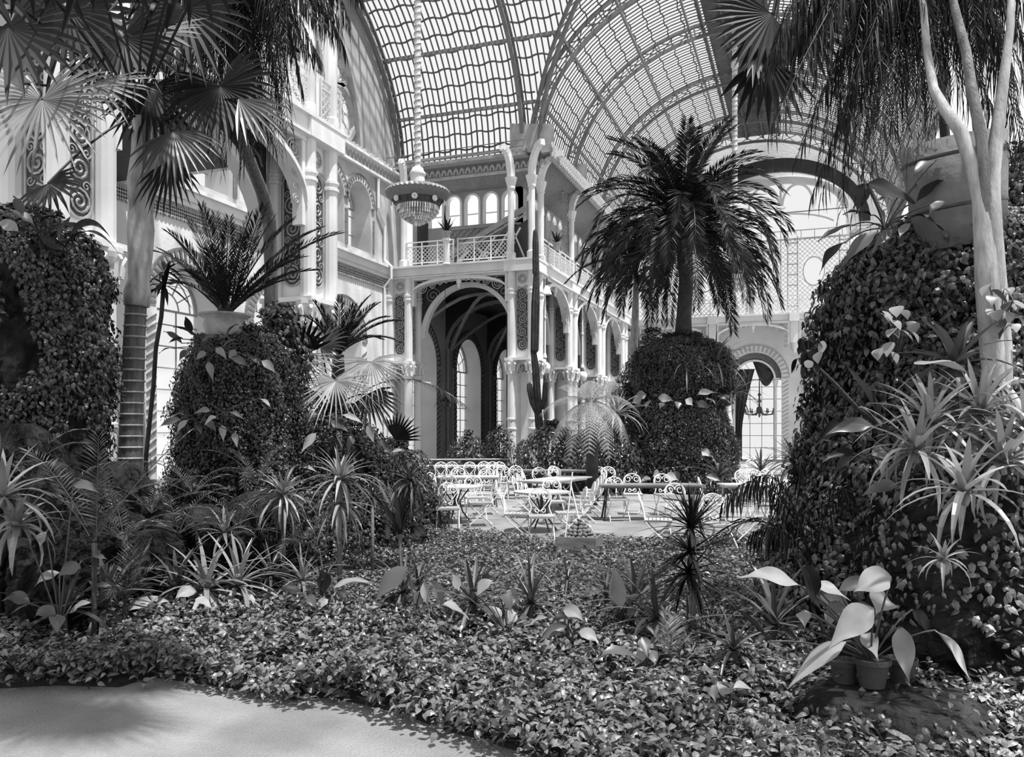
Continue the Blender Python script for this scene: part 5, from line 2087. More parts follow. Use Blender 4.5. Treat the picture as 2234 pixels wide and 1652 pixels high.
weeper('weeping_palm', 'weeping palm whose hanging leaflets curtain the top right above the tub', 1985, -200, 7.4, tips, 50, .42, .021, M_leafdark, [
    ([G(2172, 6.3), W(2168, 800, 6.3), W(2160, 720, 6.25), W(2153, 620, 6.2), W(2147, 520, 6.2), W(2140, 440, 6.2), W(2122, 362, 6.2), W(2094, 283, 6.2), W(2063, 242, 6.3), W(2037, 195, 6.4), W(2022, 110, 6.6), W(2000, -160, 7)], [.1, .09, .085, .085, .075, .062, .055, .05, .042, .036, .03, .02], M_palebark),
    ([G(2190, 6.35), W(2182, 760, 6.3), W(2172, 620, 6.25), W(2165, 520, 6.2), W(2161, 430, 6.2), W(2164, 378, 6.2), W(2176, 283, 6.2), W(2188, 189, 6.25), W(2204, 60, 6.3), W(2210, -100, 6.4)], [.09, .085, .08, .075, .07, .06, .05, .04, .03, .02], M_palebark),
    ([W(2157, 560, 6.22), W(2152, 480, 6.18), W(2146, 380, 6.15), W(2141, 299, 6.15), W(2119, 189, 6.2), W(2107, 110, 6.3), W(2081, 10, 6.4), W(2060, -120, 6.6)], [.03, .045, .042, .042, .04, .036, .03, .02], M_bark)], .5)

# fan palm at the top right
rp = empty('fan_palm', G(2070, 9.4), 0, 'dark fan palm hanging into the view at the top right of the vault', 'palm')
S3 = W(1730, -140, 8.6)
trunk(rp, [G(2070, 9.4), W(2070, 400, 9.4), W(2050, 150, 9.2), W(1950, -80, 9.0), W(1730, -140, 8.6)], [.06, .055, .05, .045, .04], M_darkbark, 'trunk', 8)
up_fan(rp, 1685, 30, 8.2, .72, -.8, -.6, .15, 2.6, M_leafdark, 16, .15, .2, S3, .6)
up_fan(rp, 1672, 118, 8.4, .8, -.05, -1, .15, 1.7, M_leafdark, 11, .12, .2, S3, .62)
up_fan(rp, 1690, 60, 8.3, .75, -.55, -.9, .3, 1.6, M_leafdark, 9, .15, .4, S3, .6)
up_fan(rp, 1650, 110, 8.2, .45, -.2, -1, .5, .6, M_leaflight, 4, .3, .6, S3, .6)
up_fan(rp, 1730, 40, 8.6, .7, .4, -1, .1, 3.0, M_leafdark, 16, .2, .2, S3, .6)

# date palm in the urn
dp = empty('date_palm', W(490, 700, 10.9), 0, 'young date palm growing in the stone urn', 'palm')
B0 = W(492, 690, 10.9)
for px, py, dD, ar in ((370, 508, -.6, .3), (350, 545, .2, .2), (412, 478, .5, .25), (440, 450, -.4, .2), (470, 468, .6, .1), (500, 480, -.5, .1), (545, 470, .3, .15), (576, 452, -.5, .2), (596, 476, .5, .25), (640, 480, .1, .3), (742, 508, -.4, .4), (700, 498, .6, .35), (660, 560, -.8, .3), (640, 610, -.9, .25), (405, 590, -.9, .25), (372, 620, .4, .3), (330, 548, .8, .4), (690, 590, .5, .3), (530, 520, -1.0, .2), (455, 540, -1.0, .2)):
    frond_to(dp, B0 + Vector((U(-.05, .05), U(-.05, .05), 0)), W(px, py, 10.9 + dD), ar, 60, .26, .024, .2, .014, M_leafdark, ang=.75)
m = MB()
m.lathe([(.12, -.3), (.14, -.05), (.08, .15), (.03, .25)], 10, B0)
m.build('trunk_base', M_darkbark, dp, loc=Vector(dp.location))

# date palm right of it, on the planted mound
dp = empty('date_palm', W(738, 780, 14.0), 0, 'date palm behind the fan leaves, in front of the lower wall arch', 'palm')
B0 = W(738, 775, 14.0)
trunk(dp, [G(738, 14.0), W(738, 860, 14), B0], [.14, .13, .1], M_darkbark)
for px, py, dD, ar in ((688, 660, -.3, .2), (712, 690, .4, .1), (742, 650, .3, .1), (772, 668, -.4, .1), (803, 650, .2, .25), (822, 662, -.5, .25), (845, 692, .5, .3), (868, 745, -.4, .35), (690, 720, .4, .25), (660, 690, -.5, .3), (640, 745, .3, .35), (830, 740, -.9, .3), (780, 700, -.9, .2), (870, 700, .2, .3), (720, 720, -1, .1)):
    frond_to(dp, B0, W(px, py, 14 + dD), ar, 50, .24, .03, .2, .016, M_leafdark, ang=.7)
frond_to(dp, W(800, 850, 13.6), W(1012, 885, 12.6), .55, 40, .36, .018, .9, .012, M_leaf, ang=.8)

# fan palm group at the middle left
fp2 = empty('fan_palm', G(725, 12.4), 0, 'low fan palm with bright spread leaves, right of the ivy pedestal', 'palm')
S4 = W(725, 900, 12.3)
trunk(fp2, [G(725, 12.4), W(725, 980, 12.4), S4], [.09, .08, .07], M_darkbark)
up_fan(fp2, 657, 775, 12.0, .68, -.1, 1, .2, 2.6, M_leafdark, 14, .05, .2, S4)
up_fan(fp2, 657, 778, 11.8, .68, .15, -1, .5, 3.4, M_leaflight, 24, .3, .8, S4, .3)  # same hub again in the lit colour, the upper half is the shaded one
up_fan(fp2, 808, 790, 11.9, .7, .1, -.9, .6, 4.2, M_leaflight, 30, .4, .6, S4, .28)
up_fan(fp2, 733, 832, 11.6, .72, .1, -.9, .7, 4.8, M_leaflight, 34, .3, .7, S4, .28)
up_fan(fp2, 800, 860, 11.8, .6, .6, -.8, .4, 2.8, M_leafdark, 18, .3, .5, S4)
up_fan(fp2, 700, 760, 12.6, .6, .8, .3, .3, 2.2, M_leaf, 14, .25, .6, S4)
up_fan(fp2, 690, 855, 11.7, .5, -.7, -.6, .5, 2.6, M_leaf, 14, .3, .7, S4)
up_fan(fp2, 862, 960, 14.0, .55, .5, .9, .1, 2.2, M_leafdark, 14, .05, .3, W(850, 1020, 14))

# thin cane plant with lance leaves
p0 = G(318, 10.2)
cn = empty('cane_palm', p0, 0, 'thin dark cane with a tuft of lance leaves, right of the ringed trunk', 'plant')
pts = [p0, W(318, 1000, 10.2), W(335, 840, 10.2), W(340, 760, 10.2), W(352, 690, 10.2), W(358, 610, 10.2)]
trunk(cn, pts, .026, M_darkbark, 'cane', 8)
m = MB()
for k in range(26):
    blade(m, pts[-1] + Vector((0, 0, U(-.12, .15))), U(0, 6.3), U(-.6, .9), U(.3, .62), .055, U(.5, 1.2), 5, .2, 'lance')
m.build('leaf_tuft', M_leafdark, cn, loc=p0)

# ------------------------------------------------------------------ centre: big palm, tree fern, cactus
bp = G(1490, 25.6, 4.4)
big = empty('date_palm', bp, 0, 'big dark palm with a round drooping crown on the tiered mound', 'palm')
tpz = [bp, W(1492, 690, 25.6), W(1497, 610, 25.6), W(1492, 530, 25.6), W(1490, 500, 25.6)]
trunk(big, tpz, [.3, .23, .22, .26, .22], M_darkbark, 'trunk', 12)
for k in range(96):
    az = k * 2.39996 + U(-.2, .2)
    t = k / 96
    el = 1.45 - 1.75 * t + U(-.1, .1)
    L = U(3.3, 4.1) if t > .25 else U(3.0, 3.7)
    dr = min(1.0 + 2.0 * min(1, t * 1.5), el + 1.5) * U(.9, 1.1)
    a, b = MB(), MB()
    frond(a, b, tpz[-1] + Vector((.15 * math.cos(az), .15 * math.sin(az), .3 - .5 * t)), az, el, L, dr, 70, .62, .06, .9, .35, .03, U(-.2, .2), .12, .3, 1.15)
    fo = b.build('frond', M_leafdark, big, loc=bp)
    a.build('leaflets', M_leafdark, fo, loc=bp)
sp = G(1388, 27.5)
sm = empty('feather_palm', sp, 0, 'smaller palm on a pale slim trunk, left of the big palm', 'palm')
tpz = [sp, W(1384, 880, 27.5), W(1383, 760, 27.5), W(1386, 690, 27.5), W(1388, 600, 27.5)]
trunk(sm, tpz, [.16, .15, .13, .12, .08], M_palebark, 'trunk', 10)
for px, py, dD, ar in ((1240, 610, -.5, 1.1), (1262, 560, .6, 1.3), (1290, 520, -.8, 1.4), (1330, 500, .5, 1.4), (1305, 640, -1, 1.0), (1350, 660, -1.2, .9), (1420, 690, -1, .8), (1440, 560, .7, 1.4), (1400, 500, -.4, 1.2), (1270, 640, .8, 1.2), (1330, 570, -1.2, 1.2), (1460, 640, .4, 1)):
    frond_to(sm, tpz[-1], W(px, py, 27.5 + dD), ar, 54, .56, .055, .8, .025, M_leafdark, ang=.85)

tf = empty('tree_fern', G(1292, 20.6), 0, 'pale feathery tree fern under the second globe lamp', 'fern')
S5 = W(1290, 880, 20.6)
trunk(tf, [G(1292, 20.6), W(1292, 960, 20.6), S5], [.16, .15, .14], M_darkbark)


def fern_frond(root, A, B, arch, n=24, ll=.33):
    pts = bez(A, B, arch, 14)
    L0 = Vector(root.location)
    b = MB()
    b.tube(pts, [.014 * (1 - .8 * i / 14) for i in range(15)], 4)
    fo = b.build('frond', M_fern, root, loc=L0)
    m = MB()
    Z = Vector((0, 0, 1))
    for i in range(n):
        t = .12 + .88 * (i + .5) / n
        q = t * 14
        k = min(int(q), 13)
        c = pts[k].lerp(pts[k + 1], q - k)
        d = (pts[k + 1] - pts[k]).normalized()
        s = d.cross(Z)
        s = (s if s.length > .1 else RIGHT.copy()).normalized()
        l = ll * (.3 + .7 * math.sin(PI * (.1 + .85 * t) ** .8))
        for sg in (-1, 1):
            ld = (s * sg + d * .35 - Z * .2).normalized()
            for j in range(8):
                f = (j + .5) / 8
                cc = c + ld * (l * f) - Z * (l * .25 * f * f)
                h = l * .27 * (1 - f * .7)
                for s2 in (-1, 1):
                    e = cc + d * (s2 * h) + ld * (h * .4) - Z * (h * .15)
                    wv = ld * (l * .05)
                    m.add([tuple(cc - wv), tuple(e), tuple(cc + wv)], [(0, 1, 2)])
    m.build('pinnae', M_fern, fo, loc=L0)


for px, py, dD, ar in ((1178, 905, -.4, .6), (1205, 975, -.9, .7), (1240, 1005, -1.2, .8), (1330, 1000, -1.2, .8), (1368, 965, -.9, .7), (1395, 900, -.3, .6), (1350, 838, .9, .45), (1222, 845, .9, .45), (1290, 832, 1.3, .4), (1285, 990, -1.8, .8)):
    fern_frond(tf, S5, W(px, py, 20.6 + dD), ar)

cb = G(1186, 28.0)
ca = empty('column_cactus', cb, 0, 'tall ribbed column cactus with two arms beside the corner pillar', 'cactus')


def ribbed(root, pts, r, name, n=9):
    m = MB()
    vs, fs = [], []
    N = len(pts)
    for i, p in enumerate(pts):
        rr = r[i] if isinstance(r, list) else r
        for k in range(2 * n):
            a = PI * k / n
            q = rr * (1.0 if k % 2 else .74)
            vs.append((p.x + q * math.cos(a), p.y + q * math.sin(a), p.z))
    for i in range(N - 1):
        for k in range(2 * n):
            k2 = (k + 1) % (2 * n)
            fs.append((i * 2 * n + k, i * 2 * n + k2, (i + 1) * 2 * n + k2, (i + 1) * 2 * n + k))
    fs.append(tuple((N - 1) * 2 * n + k for k in range(2 * n)))
    m.add(vs, fs)
    return m.build(name, M_darkbark, root, loc=Vector(root.location))


ribbed(ca, [cb, W(1182, 1000, 28), W(1174, 900, 28), W(1168, 800, 28), W(1164, 770, 28), W(1166, 765, 28), W(1168, 660, 28), W(1170, 600, 28), W(1169, 595, 28), W(1168, 530, 28), W(1167, 505, 28), W(1167, 500, 28)], [.15, .15, .14, .13, .1, .14, .15, .1, .12, .11, .07, .01], 'stem')
ribbed(ca, [W(1172, 905, 28), W(1162, 880, 27.9), W(1156, 850, 27.9), W(1155, 838, 27.9), W(1155, 834, 27.9)], [.08, .11, .11, .09, .02], 'arm')
ribbed(ca, [W(1174, 900, 28), W(1182, 890, 28), W(1188, 870, 28), W(1190, 835, 28), W(1190, 830, 28)], [.06, .09, .1, .09, .02], 'arm')

# gallery pots and pedestal
pot_plant(W(974, 522, 32.2), .16, .3, 12, .75, 'potted plant on the post in the middle of the gallery railing')
m = MB()
q = W(974, 577, 32.2)
m.lathe([(.16, 0), (.13, .06), (.13, .85), (.17, .92), (.17, 1.0)], 12, q)
tag(m.build('railing_post', M_iron, None, loc=q), 'thick white post carrying the potted plant in the gallery railing', 'post')
pot_plant(W(1214, 546, 33.6), .16, .3, 12, .7, 'fern pot on the railing post right of the corner pillar')
q = G(1636, 48.7, Z2)
pd = empty('pedestal', q, YAW * 0, 'dark square pedestal in the end gallery railing, carrying a small plant', 'pedestal')
m = MB()
m.box((0, 0, .5), (.46, .46, 1.0))
m.build('shaft', M_irongrey, pd)
m = MB()
m.box((0, 0, 1.03), (.54, .54, .08))
m.build('cap', M_shadowwood, pd)
pot_plant(q + Vector((0, 0, 1.07)), .2, .35, 10, .5, 'small potted plant on the dark pedestal')
# ------------------------------------------------------------------ tub on the right rock
tb = empty('wooden_tub', W(2092, 474, 7.0), 0, 'grey hooped tub tilted on top of the tall right rock pillar', 'tub')
tb.rotation_euler = (.1, -.14, .3)
m = MB()
m.lathe([(.34, -.25), (.41, .62), (.385, .62), (.37, .5)], 40)
m.build('staves', M_tub, tb, smooth=True)
for z, r in ((.06, .366), (.47, .401)):
    m = MB()
    m.lathe([(r, z), (r + .008, z + .012), (r + .004, z + .03), (r - .01, z + .03)], 40, cap=False)
    m.build('hoop', M_dark, tb)
m = MB()
m.lathe([(.39, .54), (.05, .56)], 24)
m.build('soil', M_soil, tb)


# ------------------------------------------------------------------ dracaenas
def dracaena(label, px, py, D, L, n=34, w=.04, mt=None, tiers=(), trunk_px=None, up=1.4, low=-.5, droop=(.9, 1.9), r=.022, kind='grass', z0=0.0, cat='dracaena', name='dracaena'):
    c = W(px, py, D)
    b = Vector((c.x, c.y, z0)) if trunk_px is None else W(*trunk_px[0])
    root = empty(name, b, 0, label, cat)
    mt = mt or M_strap
    rosette(root, c, n, L, w, up, low, droop, mt, 'leaf_rosette', kind)
    for tx, ty, tn, tl, tup, tlow in tiers:
        rosette(root, W(tx, ty, D), tn, tl, w, tup, tlow, droop, mt, 'leaf_rosette', kind)
    pts = [b, b.lerp(c, .5) + Vector((U(-.02, .02), U(-.02, .02), 0)), c] if trunk_px is None else [W(*q) for q in trunk_px] + [c]
    if (pts[0] - pts[-1]).length > .02:
        trunk(root, pts, r, M_bark if trunk_px is None else M_palebark, 'trunk', 8)
    return root


dracaena('dracaena with pale arching leaves at the left, in front of the ivy pedestal', 618, 1082, 9.0, .46, 46, .042, M_leaflight, ((622, 1100, 16, .42, .2, -1.2),))
dracaena('two-tiered dracaena with pale leaves, left of the bent-trunk one', 742, 1048, 8.6, .52, 44, .045, M_leaflight, ((742, 1098, 34, .5, .4, -1.35),), r=.028)
dracaena('small dracaena between the two-tiered one and the bent trunk', 812, 1088, 10, .34, 26, .03)
dracaena('dracaena on a bent pale trunk at the left end of the terrace', 893, 1050, 10.5, .42, 40, .035, M_leaf, ((898, 1056, 24, .48, .0, -1.3),), ((845, 1176, 10.5), (847, 1140, 10.5), (853, 1105, 10.5), (863, 1078, 10.5), (880, 1062, 10.5)), r=.034)
dracaena('sword-leaved yucca at the foot of the bent trunk', 872, 1165, 10.4, .85, 18, .07, M_leaf, (), None, 1.5, .6, (.05, .35), kind='strap', cat='yucca', name='yucca')
dracaena('dark spiky dracaena standing highest in the front row, before the dark round table', 1508, 1152, 6.6, .42, 46, .03, M_leafdark, ((1506, 1205, 34, .45, .7, -.6), (1502, 1250, 40, .5, .7, -1.1)), None, 1.5, -.2, (.1, .7))
for q in (
        (880, 1285, 7.7, .42, 26, .036, M_strap, 'spiky plant in the front row beside the big curled leaf'),
        (912, 1262, 7.9, .36, 20, .03, M_strap, 'thin-leaved plant in the front row, second right of the big curled leaf'),
        (1032, 1312, 7.2, .44, 30, .04, M_strap, 'dark-hearted spiky plant in the middle of the front row'),
        (1158, 1312, 7.2, .46, 30, .036, M_strap, 'spiky plant in the front row below the planter box left side'),
        (1238, 1262, 8.3, .3, 18, .024, M_strap, 'small spiky plant just below the planter box'),
        (1322, 1290, 7.6, .34, 18, .028, M_strap, 'grassy plant in the front row right of the planter box'),
        (1385, 1290, 7.2, .5, 26, .04, M_strap, 'large-leaved spiky plant left of the dark two-tier dracaena'),
        (1432, 1330, 6.6, .45, 24, .04, M_strap, 'spiky plant at the foot of the dark two-tier dracaena'),
        (706, 1262, 8.0, .34, 22, .026, M_strap, 'fine-leaved plant in the front row below the two-tiered dracaena'),
        (660, 1242, 8.3, .4, 24, .034, M_leaflight, 'pale strap-leaved plant left of the dark heart-shaped leaf'),
        (1155, 1225, 9.0, .3, 16, .03, M_leaflight, 'pale tuft in the small ground cover, left of the planter box'),
        (520, 1240, 8.0, .5, 30, .05, M_leaflight, 'pale strap-leaved clump at the left, right one of the crowd'),
        (450, 1248, 7.8, .5, 30, .05, M_leaflight, 'pale strap-leaved clump at the left, middle of the crowd'),
        (385, 1236, 7.8, .46, 28, .048, M_strap, 'strap-leaved clump at the left, beside the upright dark frond'),
        (490, 1165, 8.8, .4, 26, .04, M_leaflight, 'rosette on the dark rock under the ivy pedestal'),
        (590, 1215, 8.6, .4, 26, .036, M_strap, 'strap-leaved plant below the left dracaena'),
        (225, 1250, 7.0, .5, 24, .05, M_strap, 'strap-leaved plant behind the heart-leaf group at the lower left'),
        (140, 1235, 6.8, .55, 20, .06, M_strap, 'tall cordyline with wide blades at the lower left'),
        (8, 1085, 6.3, .55, 26, .05, M_leaflight, 'pale strap leaves entering at the left edge'),
        (40, 1150, 6.3, .4, 20, .05, M_leaflight, 'lower pale strap leaves at the left edge'),
        (0, 1010, 7.0, .45, 20, .03, M_strap, 'grassy arching leaves at the left edge above the pale straps'),
        (1735, 1012, 14.2, .75, 44, .05, M_strap, 'round spiky dracaena in front of the end arch right jamb'),
        (1800, 1195, 7.0, .5, 26, .045, M_leaflight, 'strap-leaved plant at the foot of the right bank'),
        (1690, 1255, 6.4, .6, 22, .04, M_strap, 'strap-leaved plant left of the white-lit plant'),
        (1600, 1420, 5.7, .42, 22, .03, M_strap, 'strap-leaved plant in the ground cover right of the stake'),
        (2240, 940, 5.4, .5, 34, .045, M_leaflight, 'spider-leaved plant at the right edge of the rock pillar'),
        (2140, 905, 5.5, .52, 44, .042, M_leaflight, 'bright spider-leaved plant below the pale tree trunk'),
        (2030, 925, 5.5, .5, 40, .042, M_leaflight, 'bright spider-leaved plant left of the pale tree trunk'),
        (2190, 1010, 5.2, .5, 36, .045, M_leaflight, 'spider-leaved plant lower at the right edge'),
        (2000, 985, 5.3, .46, 32, .042, M_leaflight, 'spider-leaved plant in the middle of the bright right tangle'),
        (2104, 1075, 4.8, .46, 22, .046, M_leaflight, 'arching plant with curved blades hanging over the dark right bank'),
        (2058, 1222, 4.55, .2, 16, .026, M_leaflight, 'little rosette alone on the dark right bank'),
        (2085, 800, 5.9, .5, 22, .07, M_strap, 'broad-bladed plant at the foot of the pale tree trunk'),
        (1300, 990, 24, .9, 30, .07, M_strap, 'spiky plant under the tree fern'),
        (1345, 905, 22.5, 1.0, 34, .07, M_leaflight, 'pale grassy plant right of the tree fern crown'),
        (1500, 800, 24.2, 1.1, 26, .06, M_strap, 'grassy tuft hanging on the upper mound tier'),
        (1560, 790, 24.6, 1.3, 30, .06, M_leaf, 'arching grass at the right shoulder of the upper mound'),
        (1600, 860, 24.4, 1.1, 26, .06, M_leaf, 'arching grass at the right side of the mound, by the dark curtain'),
        (1660, 1030, 22, .9, 26, .06, M_strap, 'spiky plant behind the small dark table'),
        (1570, 1040, 22.5, .9, 24, .08, M_strap, 'spiky plant at the right foot of the palm mound'),
):
    zc = EYE + (HOR - q[1]) * q[2] / FPX
    zz, py_, L_ = 0.0, q[1], q[3]
    if q[0] > 1950 or q[2] > 21 or q[0] < 60 or q[0] == 490:
        zz = max(0.0, zc - (.07 if q[0] > 1950 or q[2] < 10 else .5))
    elif q[2] < 10 and zc > .34:
        py_, L_ = HOR + (EYE - .34) * FPX / q[2], q[3] * 1.4
    dracaena(q[7], q[0], py_, q[2], L_, q[4], q[5], q[6], z0=zz, kind='strap' if q[5] > .038 else 'grass', cat='plant', name='strap_leaf_plant')


# ------------------------------------------------------------------ big-leaved plants, every leaf placed
def leaf_plant(label, base, leaves, D, cat='plant', name='broad_leaf_plant', mt=None, w=.12, arch=.05, stalk=True, jit=.25):
    """leaves: (x0, y0, x1, y1, width, how lit) seen positions of leaf base and tip"""
    b = W(*base)
    root = empty(name, b, 0, label, cat)
    for q in leaves:
        dd = U(-jit, jit)
        A, B = W(q[0], q[1], D + dd), W(q[2], q[3], D + dd + U(-.12, .02))
        ww = q[4] if len(q) > 4 else w
        lt = q[5] if len(q) > 5 else 1
        ar = q[6] if len(q) > 6 else arch
        m = MB()
        bigleaf(m, A, A.lerp(B, 1.12), ww, ar * .9, U(-.7, .7), U(.12, .4), .07, 14, Vector((0, 0, .75)) - AWAY * .7 + RIGHT * U(-.3, .3))
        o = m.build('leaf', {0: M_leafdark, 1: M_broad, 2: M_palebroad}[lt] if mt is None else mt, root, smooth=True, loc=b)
        if stalk:
            s = MB()
            s.tube(bez(b, A, .08, 6), .006, 5)
            s.build('leaf_stalk', M_leaf, o, loc=b)
    return root


P_ = lambda *a: a
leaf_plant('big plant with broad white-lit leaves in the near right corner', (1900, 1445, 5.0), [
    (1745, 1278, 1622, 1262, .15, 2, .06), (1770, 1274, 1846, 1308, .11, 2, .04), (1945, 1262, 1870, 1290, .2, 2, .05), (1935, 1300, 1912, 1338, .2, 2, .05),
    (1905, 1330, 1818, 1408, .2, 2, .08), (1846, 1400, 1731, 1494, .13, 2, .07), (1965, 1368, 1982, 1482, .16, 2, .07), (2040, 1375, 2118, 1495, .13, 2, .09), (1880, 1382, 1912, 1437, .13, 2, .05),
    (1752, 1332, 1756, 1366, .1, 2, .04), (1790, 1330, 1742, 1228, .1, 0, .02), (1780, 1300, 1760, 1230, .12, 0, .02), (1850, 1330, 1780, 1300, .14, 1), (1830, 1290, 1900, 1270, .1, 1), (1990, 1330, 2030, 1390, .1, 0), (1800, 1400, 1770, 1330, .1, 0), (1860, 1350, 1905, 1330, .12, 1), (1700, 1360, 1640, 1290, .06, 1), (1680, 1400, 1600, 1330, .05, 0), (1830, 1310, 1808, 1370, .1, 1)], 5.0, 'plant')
leaf_plant('dark long-bladed plant with one huge pale leaf on the right bank', (1990, 1040, 5.9), [
    (2125, 830, 2008, 798, .2, 2, .1), (1925, 918, 1848, 806, .12, 0, .08), (1905, 930, 1812, 948, .12, 1, .08), (1850, 926, 1785, 970, .12, 0, .1), (1922, 930, 1880, 892, .12, 2, .04), (2037, 955, 1960, 895, .26, 0, .12), (1918, 968, 1924, 1035, .15, 2, .04), (2070, 930, 2040, 860, .18, 1, .08), (1880, 1000, 1800, 1010, .1, 0, .1), (1960, 1060, 1885, 1082, .1, 1, .06), (1860, 990, 1815, 1040, .08, 0), (2120, 960, 2090, 880, .1, 1)], 5.7)
leaf_plant('leafy plant with long drooping blades on top of the right rock, left of the tub', (1930, 500, 6.9), [
    (1860, 492, 1793, 524, .12, 0, .06), (1842, 530, 1793, 592, .12, 0, .1), (1914, 505, 1840, 580, .13, 1, .08), (1892, 497, 1848, 528, .1, 2, .04), (1930, 498, 1920, 456, .11, 1, .02), (1980, 488, 1964, 518, .1, 2, .03), (1900, 470, 1845, 468, .12, 0, .05), (1990, 470, 2050, 500, .14, 0, .08), (2042, 350, 1992, 392, .13, 1, .08), (2048, 350, 2088, 415, .16, 0, .1), (2000, 440, 2060, 395, .1, 0, .08), (1885, 400, 1870, 460, .16, 0, .02), (1890, 402, 1985, 440, .2, 0, .05), (1960, 430, 1915, 440, .1, 1), (2060, 440, 2030, 470, .12, 1), (1950, 500, 1905, 545, .09, 1)], 6.7)
leaf_plant('leafy plant spilling over the top of the left rock pillar', (110, 560, 7.9), [
    (75, 491, 14, 455, .12, 2, .03), (85, 491, 121, 467, .13, 0, .03), (126, 513, 152, 477, .11, 1, .02), (135, 545, 249, 558, .09, 0, .42), (150, 520, 232, 520, .09, 0, .3), (40, 505, -5, 490, .13, 2, .05), (60, 500, 20, 520, .1, 0), (100, 500, 70, 460, .12, 0), (110, 505, 180, 505, .1, 0, .12), (90, 520, 140, 555, .1, 0), (50, 470, 30, 430, .1, 1), (120, 530, 175, 560, .1, 0, .1)], 7.5)
leaf_plant('ring of broad hanging leaves just under the urn rim', (480, 770, 10.3), [
    (485, 758, 512, 743, .11, 1), (470, 760, 492, 783, .12, 2), (500, 765, 520, 792, .13, 2), (453, 790, 464, 829, .11, 2), (535, 777, 567, 797, .12, 1), (571, 787, 599, 813, .12, 2), (396, 749, 361, 726, .13, 1), (418, 730, 405, 694, .12, 0), (425, 732, 383, 716, .12, 0), (494, 732, 517, 710, .14, 1), (410, 765, 392, 787, .1, 1), (430, 770, 410, 800, .1, 0), (440, 745, 470, 735, .1, 1), (540, 760, 575, 748, .1, 0), (380, 760, 350, 770, .1, 0), (520, 750, 548, 735, .1, 0), (450, 770, 430, 785, .1, 2), (505, 780, 540, 800, .11, 1), (400, 740, 372, 748, .1, 0)], 10.2)
leaf_plant('pale broad leaves halfway down the ivy pedestal', (440, 930, 10.0), [
    (459, 897, 427, 903, .1, 2), (395, 915, 351, 931, .1, 2), (412, 916, 386, 948, .11, 2), (472, 909, 449, 926, .09, 2), (485, 928, 487, 962, .1, 2), (510, 945, 517, 975, .09, 2), (425, 925, 440, 950, .1, 1), (400, 905, 372, 915, .1, 1), (450, 920, 470, 940, .1, 1), (565, 870, 590, 890, .08, 2), (500, 900, 530, 915, .08, 1)], 9.9)
leaf_plant('broad leaves on the mound under the fan palm', (700, 960, 11.4), [
    (690, 945, 660, 985, .13, 2), (720, 920, 755, 940, .12, 1), (745, 905, 790, 925, .11, 2), (735, 940, 745, 980, .11, 1), (800, 930, 815, 965, .12, 2), (770, 950, 760, 985, .12, 1), (660, 960, 640, 1000, .12, 1), (830, 960, 850, 990, .1, 1), (620, 930, 600, 960, .1, 2), (700, 910, 680, 890, .1, 0), (780, 910, 820, 900, .12, 0), (850, 990, 880, 985, .1, 2), (640, 1010, 690, 1030, .09, 2)], 11.3)
leaf_plant('plant with a dark upright heart leaf and bright side leaves, left of the front row', (712, 1345, 7.6), [
    (707, 1295, 702, 1243, .17, 0, .02), (728, 1284, 800, 1272, .13, 2, .07), (716, 1308, 688, 1338, .11, 2), (722, 1310, 718, 1350, .11, 2), (662, 1298, 604, 1290, .12, 0, .08), (668, 1300, 690, 1330, .1, 1), (735, 1290, 760, 1320, .12, 0), (650, 1290, 625, 1318, .1, 1)], 7.6)
leaf_plant('pair of long bright leaves lying on the ground cover at the lower left', (400, 1340, 7.2), [
    (369, 1313, 268, 1343, .14, 2, .1), (428, 1293, 385, 1308, .15, 2, .06), (426, 1308, 458, 1326, .13, 2, .04), (380, 1320, 420, 1350, .1, 1)], 7.2)
leaf_plant('group of dull heart-shaped leaves at the lower left edge', (130, 1370, 6.4), [
    (120, 1342, 79, 1347, .14, 1, .06), (122, 1343, 125, 1379, .13, 1, .04), (154, 1338, 195, 1317, .1, 2, .05), (66, 1318, 10, 1312, .13, 1, .08), (175, 1228, 228, 1221, .13, 1, .07), (176, 1240, 130, 1260, .12, 1, .08), (100, 1160, 90, 1190, .14, 2, .04), (60, 1180, 35, 1200, .1, 1), (160, 1060, 210, 1075, .1, 1, .06), (130, 1250, 80, 1278, .1, 2, .06), (185, 1290, 240, 1280, .1, 1)], 6.4)
leaf_plant('plant with the biggest curled leaf in the front row', (905, 1345, 7.3), [
    (892, 1238, 822, 1312, .2, 1, .1), (950, 1270, 966, 1322, .13, 2, .04), (925, 1265, 935, 1330, .1, 2, .03), (900, 1300, 880, 1335, .12, 0), (915, 1290, 905, 1340, .12, 1)], 7.2)
leaf_plant('group of bright curled leaves in the middle of the front row', (1110, 1395, 6.7), [
    (961, 1322, 1016, 1349, .14, 2, .07), (1065, 1324, 1097, 1363, .13, 2, .06), (1128, 1338, 1100, 1378, .14, 2, .08), (1132, 1342, 1150, 1375, .12, 1, .06), (1155, 1366, 1193, 1350, .1, 2, .05), (1079, 1364, 1043, 1380, .1, 2, .05), (1040, 1300, 1075, 1270, .13, 2, .06), (1090, 1300, 1115, 1335, .14, 1, .05), (1000, 1290, 985, 1255, .12, 2, .03), (1050, 1275, 1075, 1262, .1, 0), (1105, 1290, 1130, 1320, .12, 2, .04)], 6.8)
leaf_plant('group of arching leaves right of the middle of the front row', (1240, 1415, 6.4), [
    (1228, 1333, 1271, 1356, .13, 2, .07), (1239, 1365, 1178, 1402, .1, 1, .08), (1262, 1380, 1303, 1401, .12, 2, .05), (1275, 1365, 1262, 1345, .08, 1), (1210, 1410, 1185, 1425, .12, 2, .04), (1220, 1405, 1245, 1420, .12, 2, .04), (1228, 1400, 1215, 1428, .1, 2, .03), (1240, 1350, 1205, 1360, .1, 0)], 6.3)
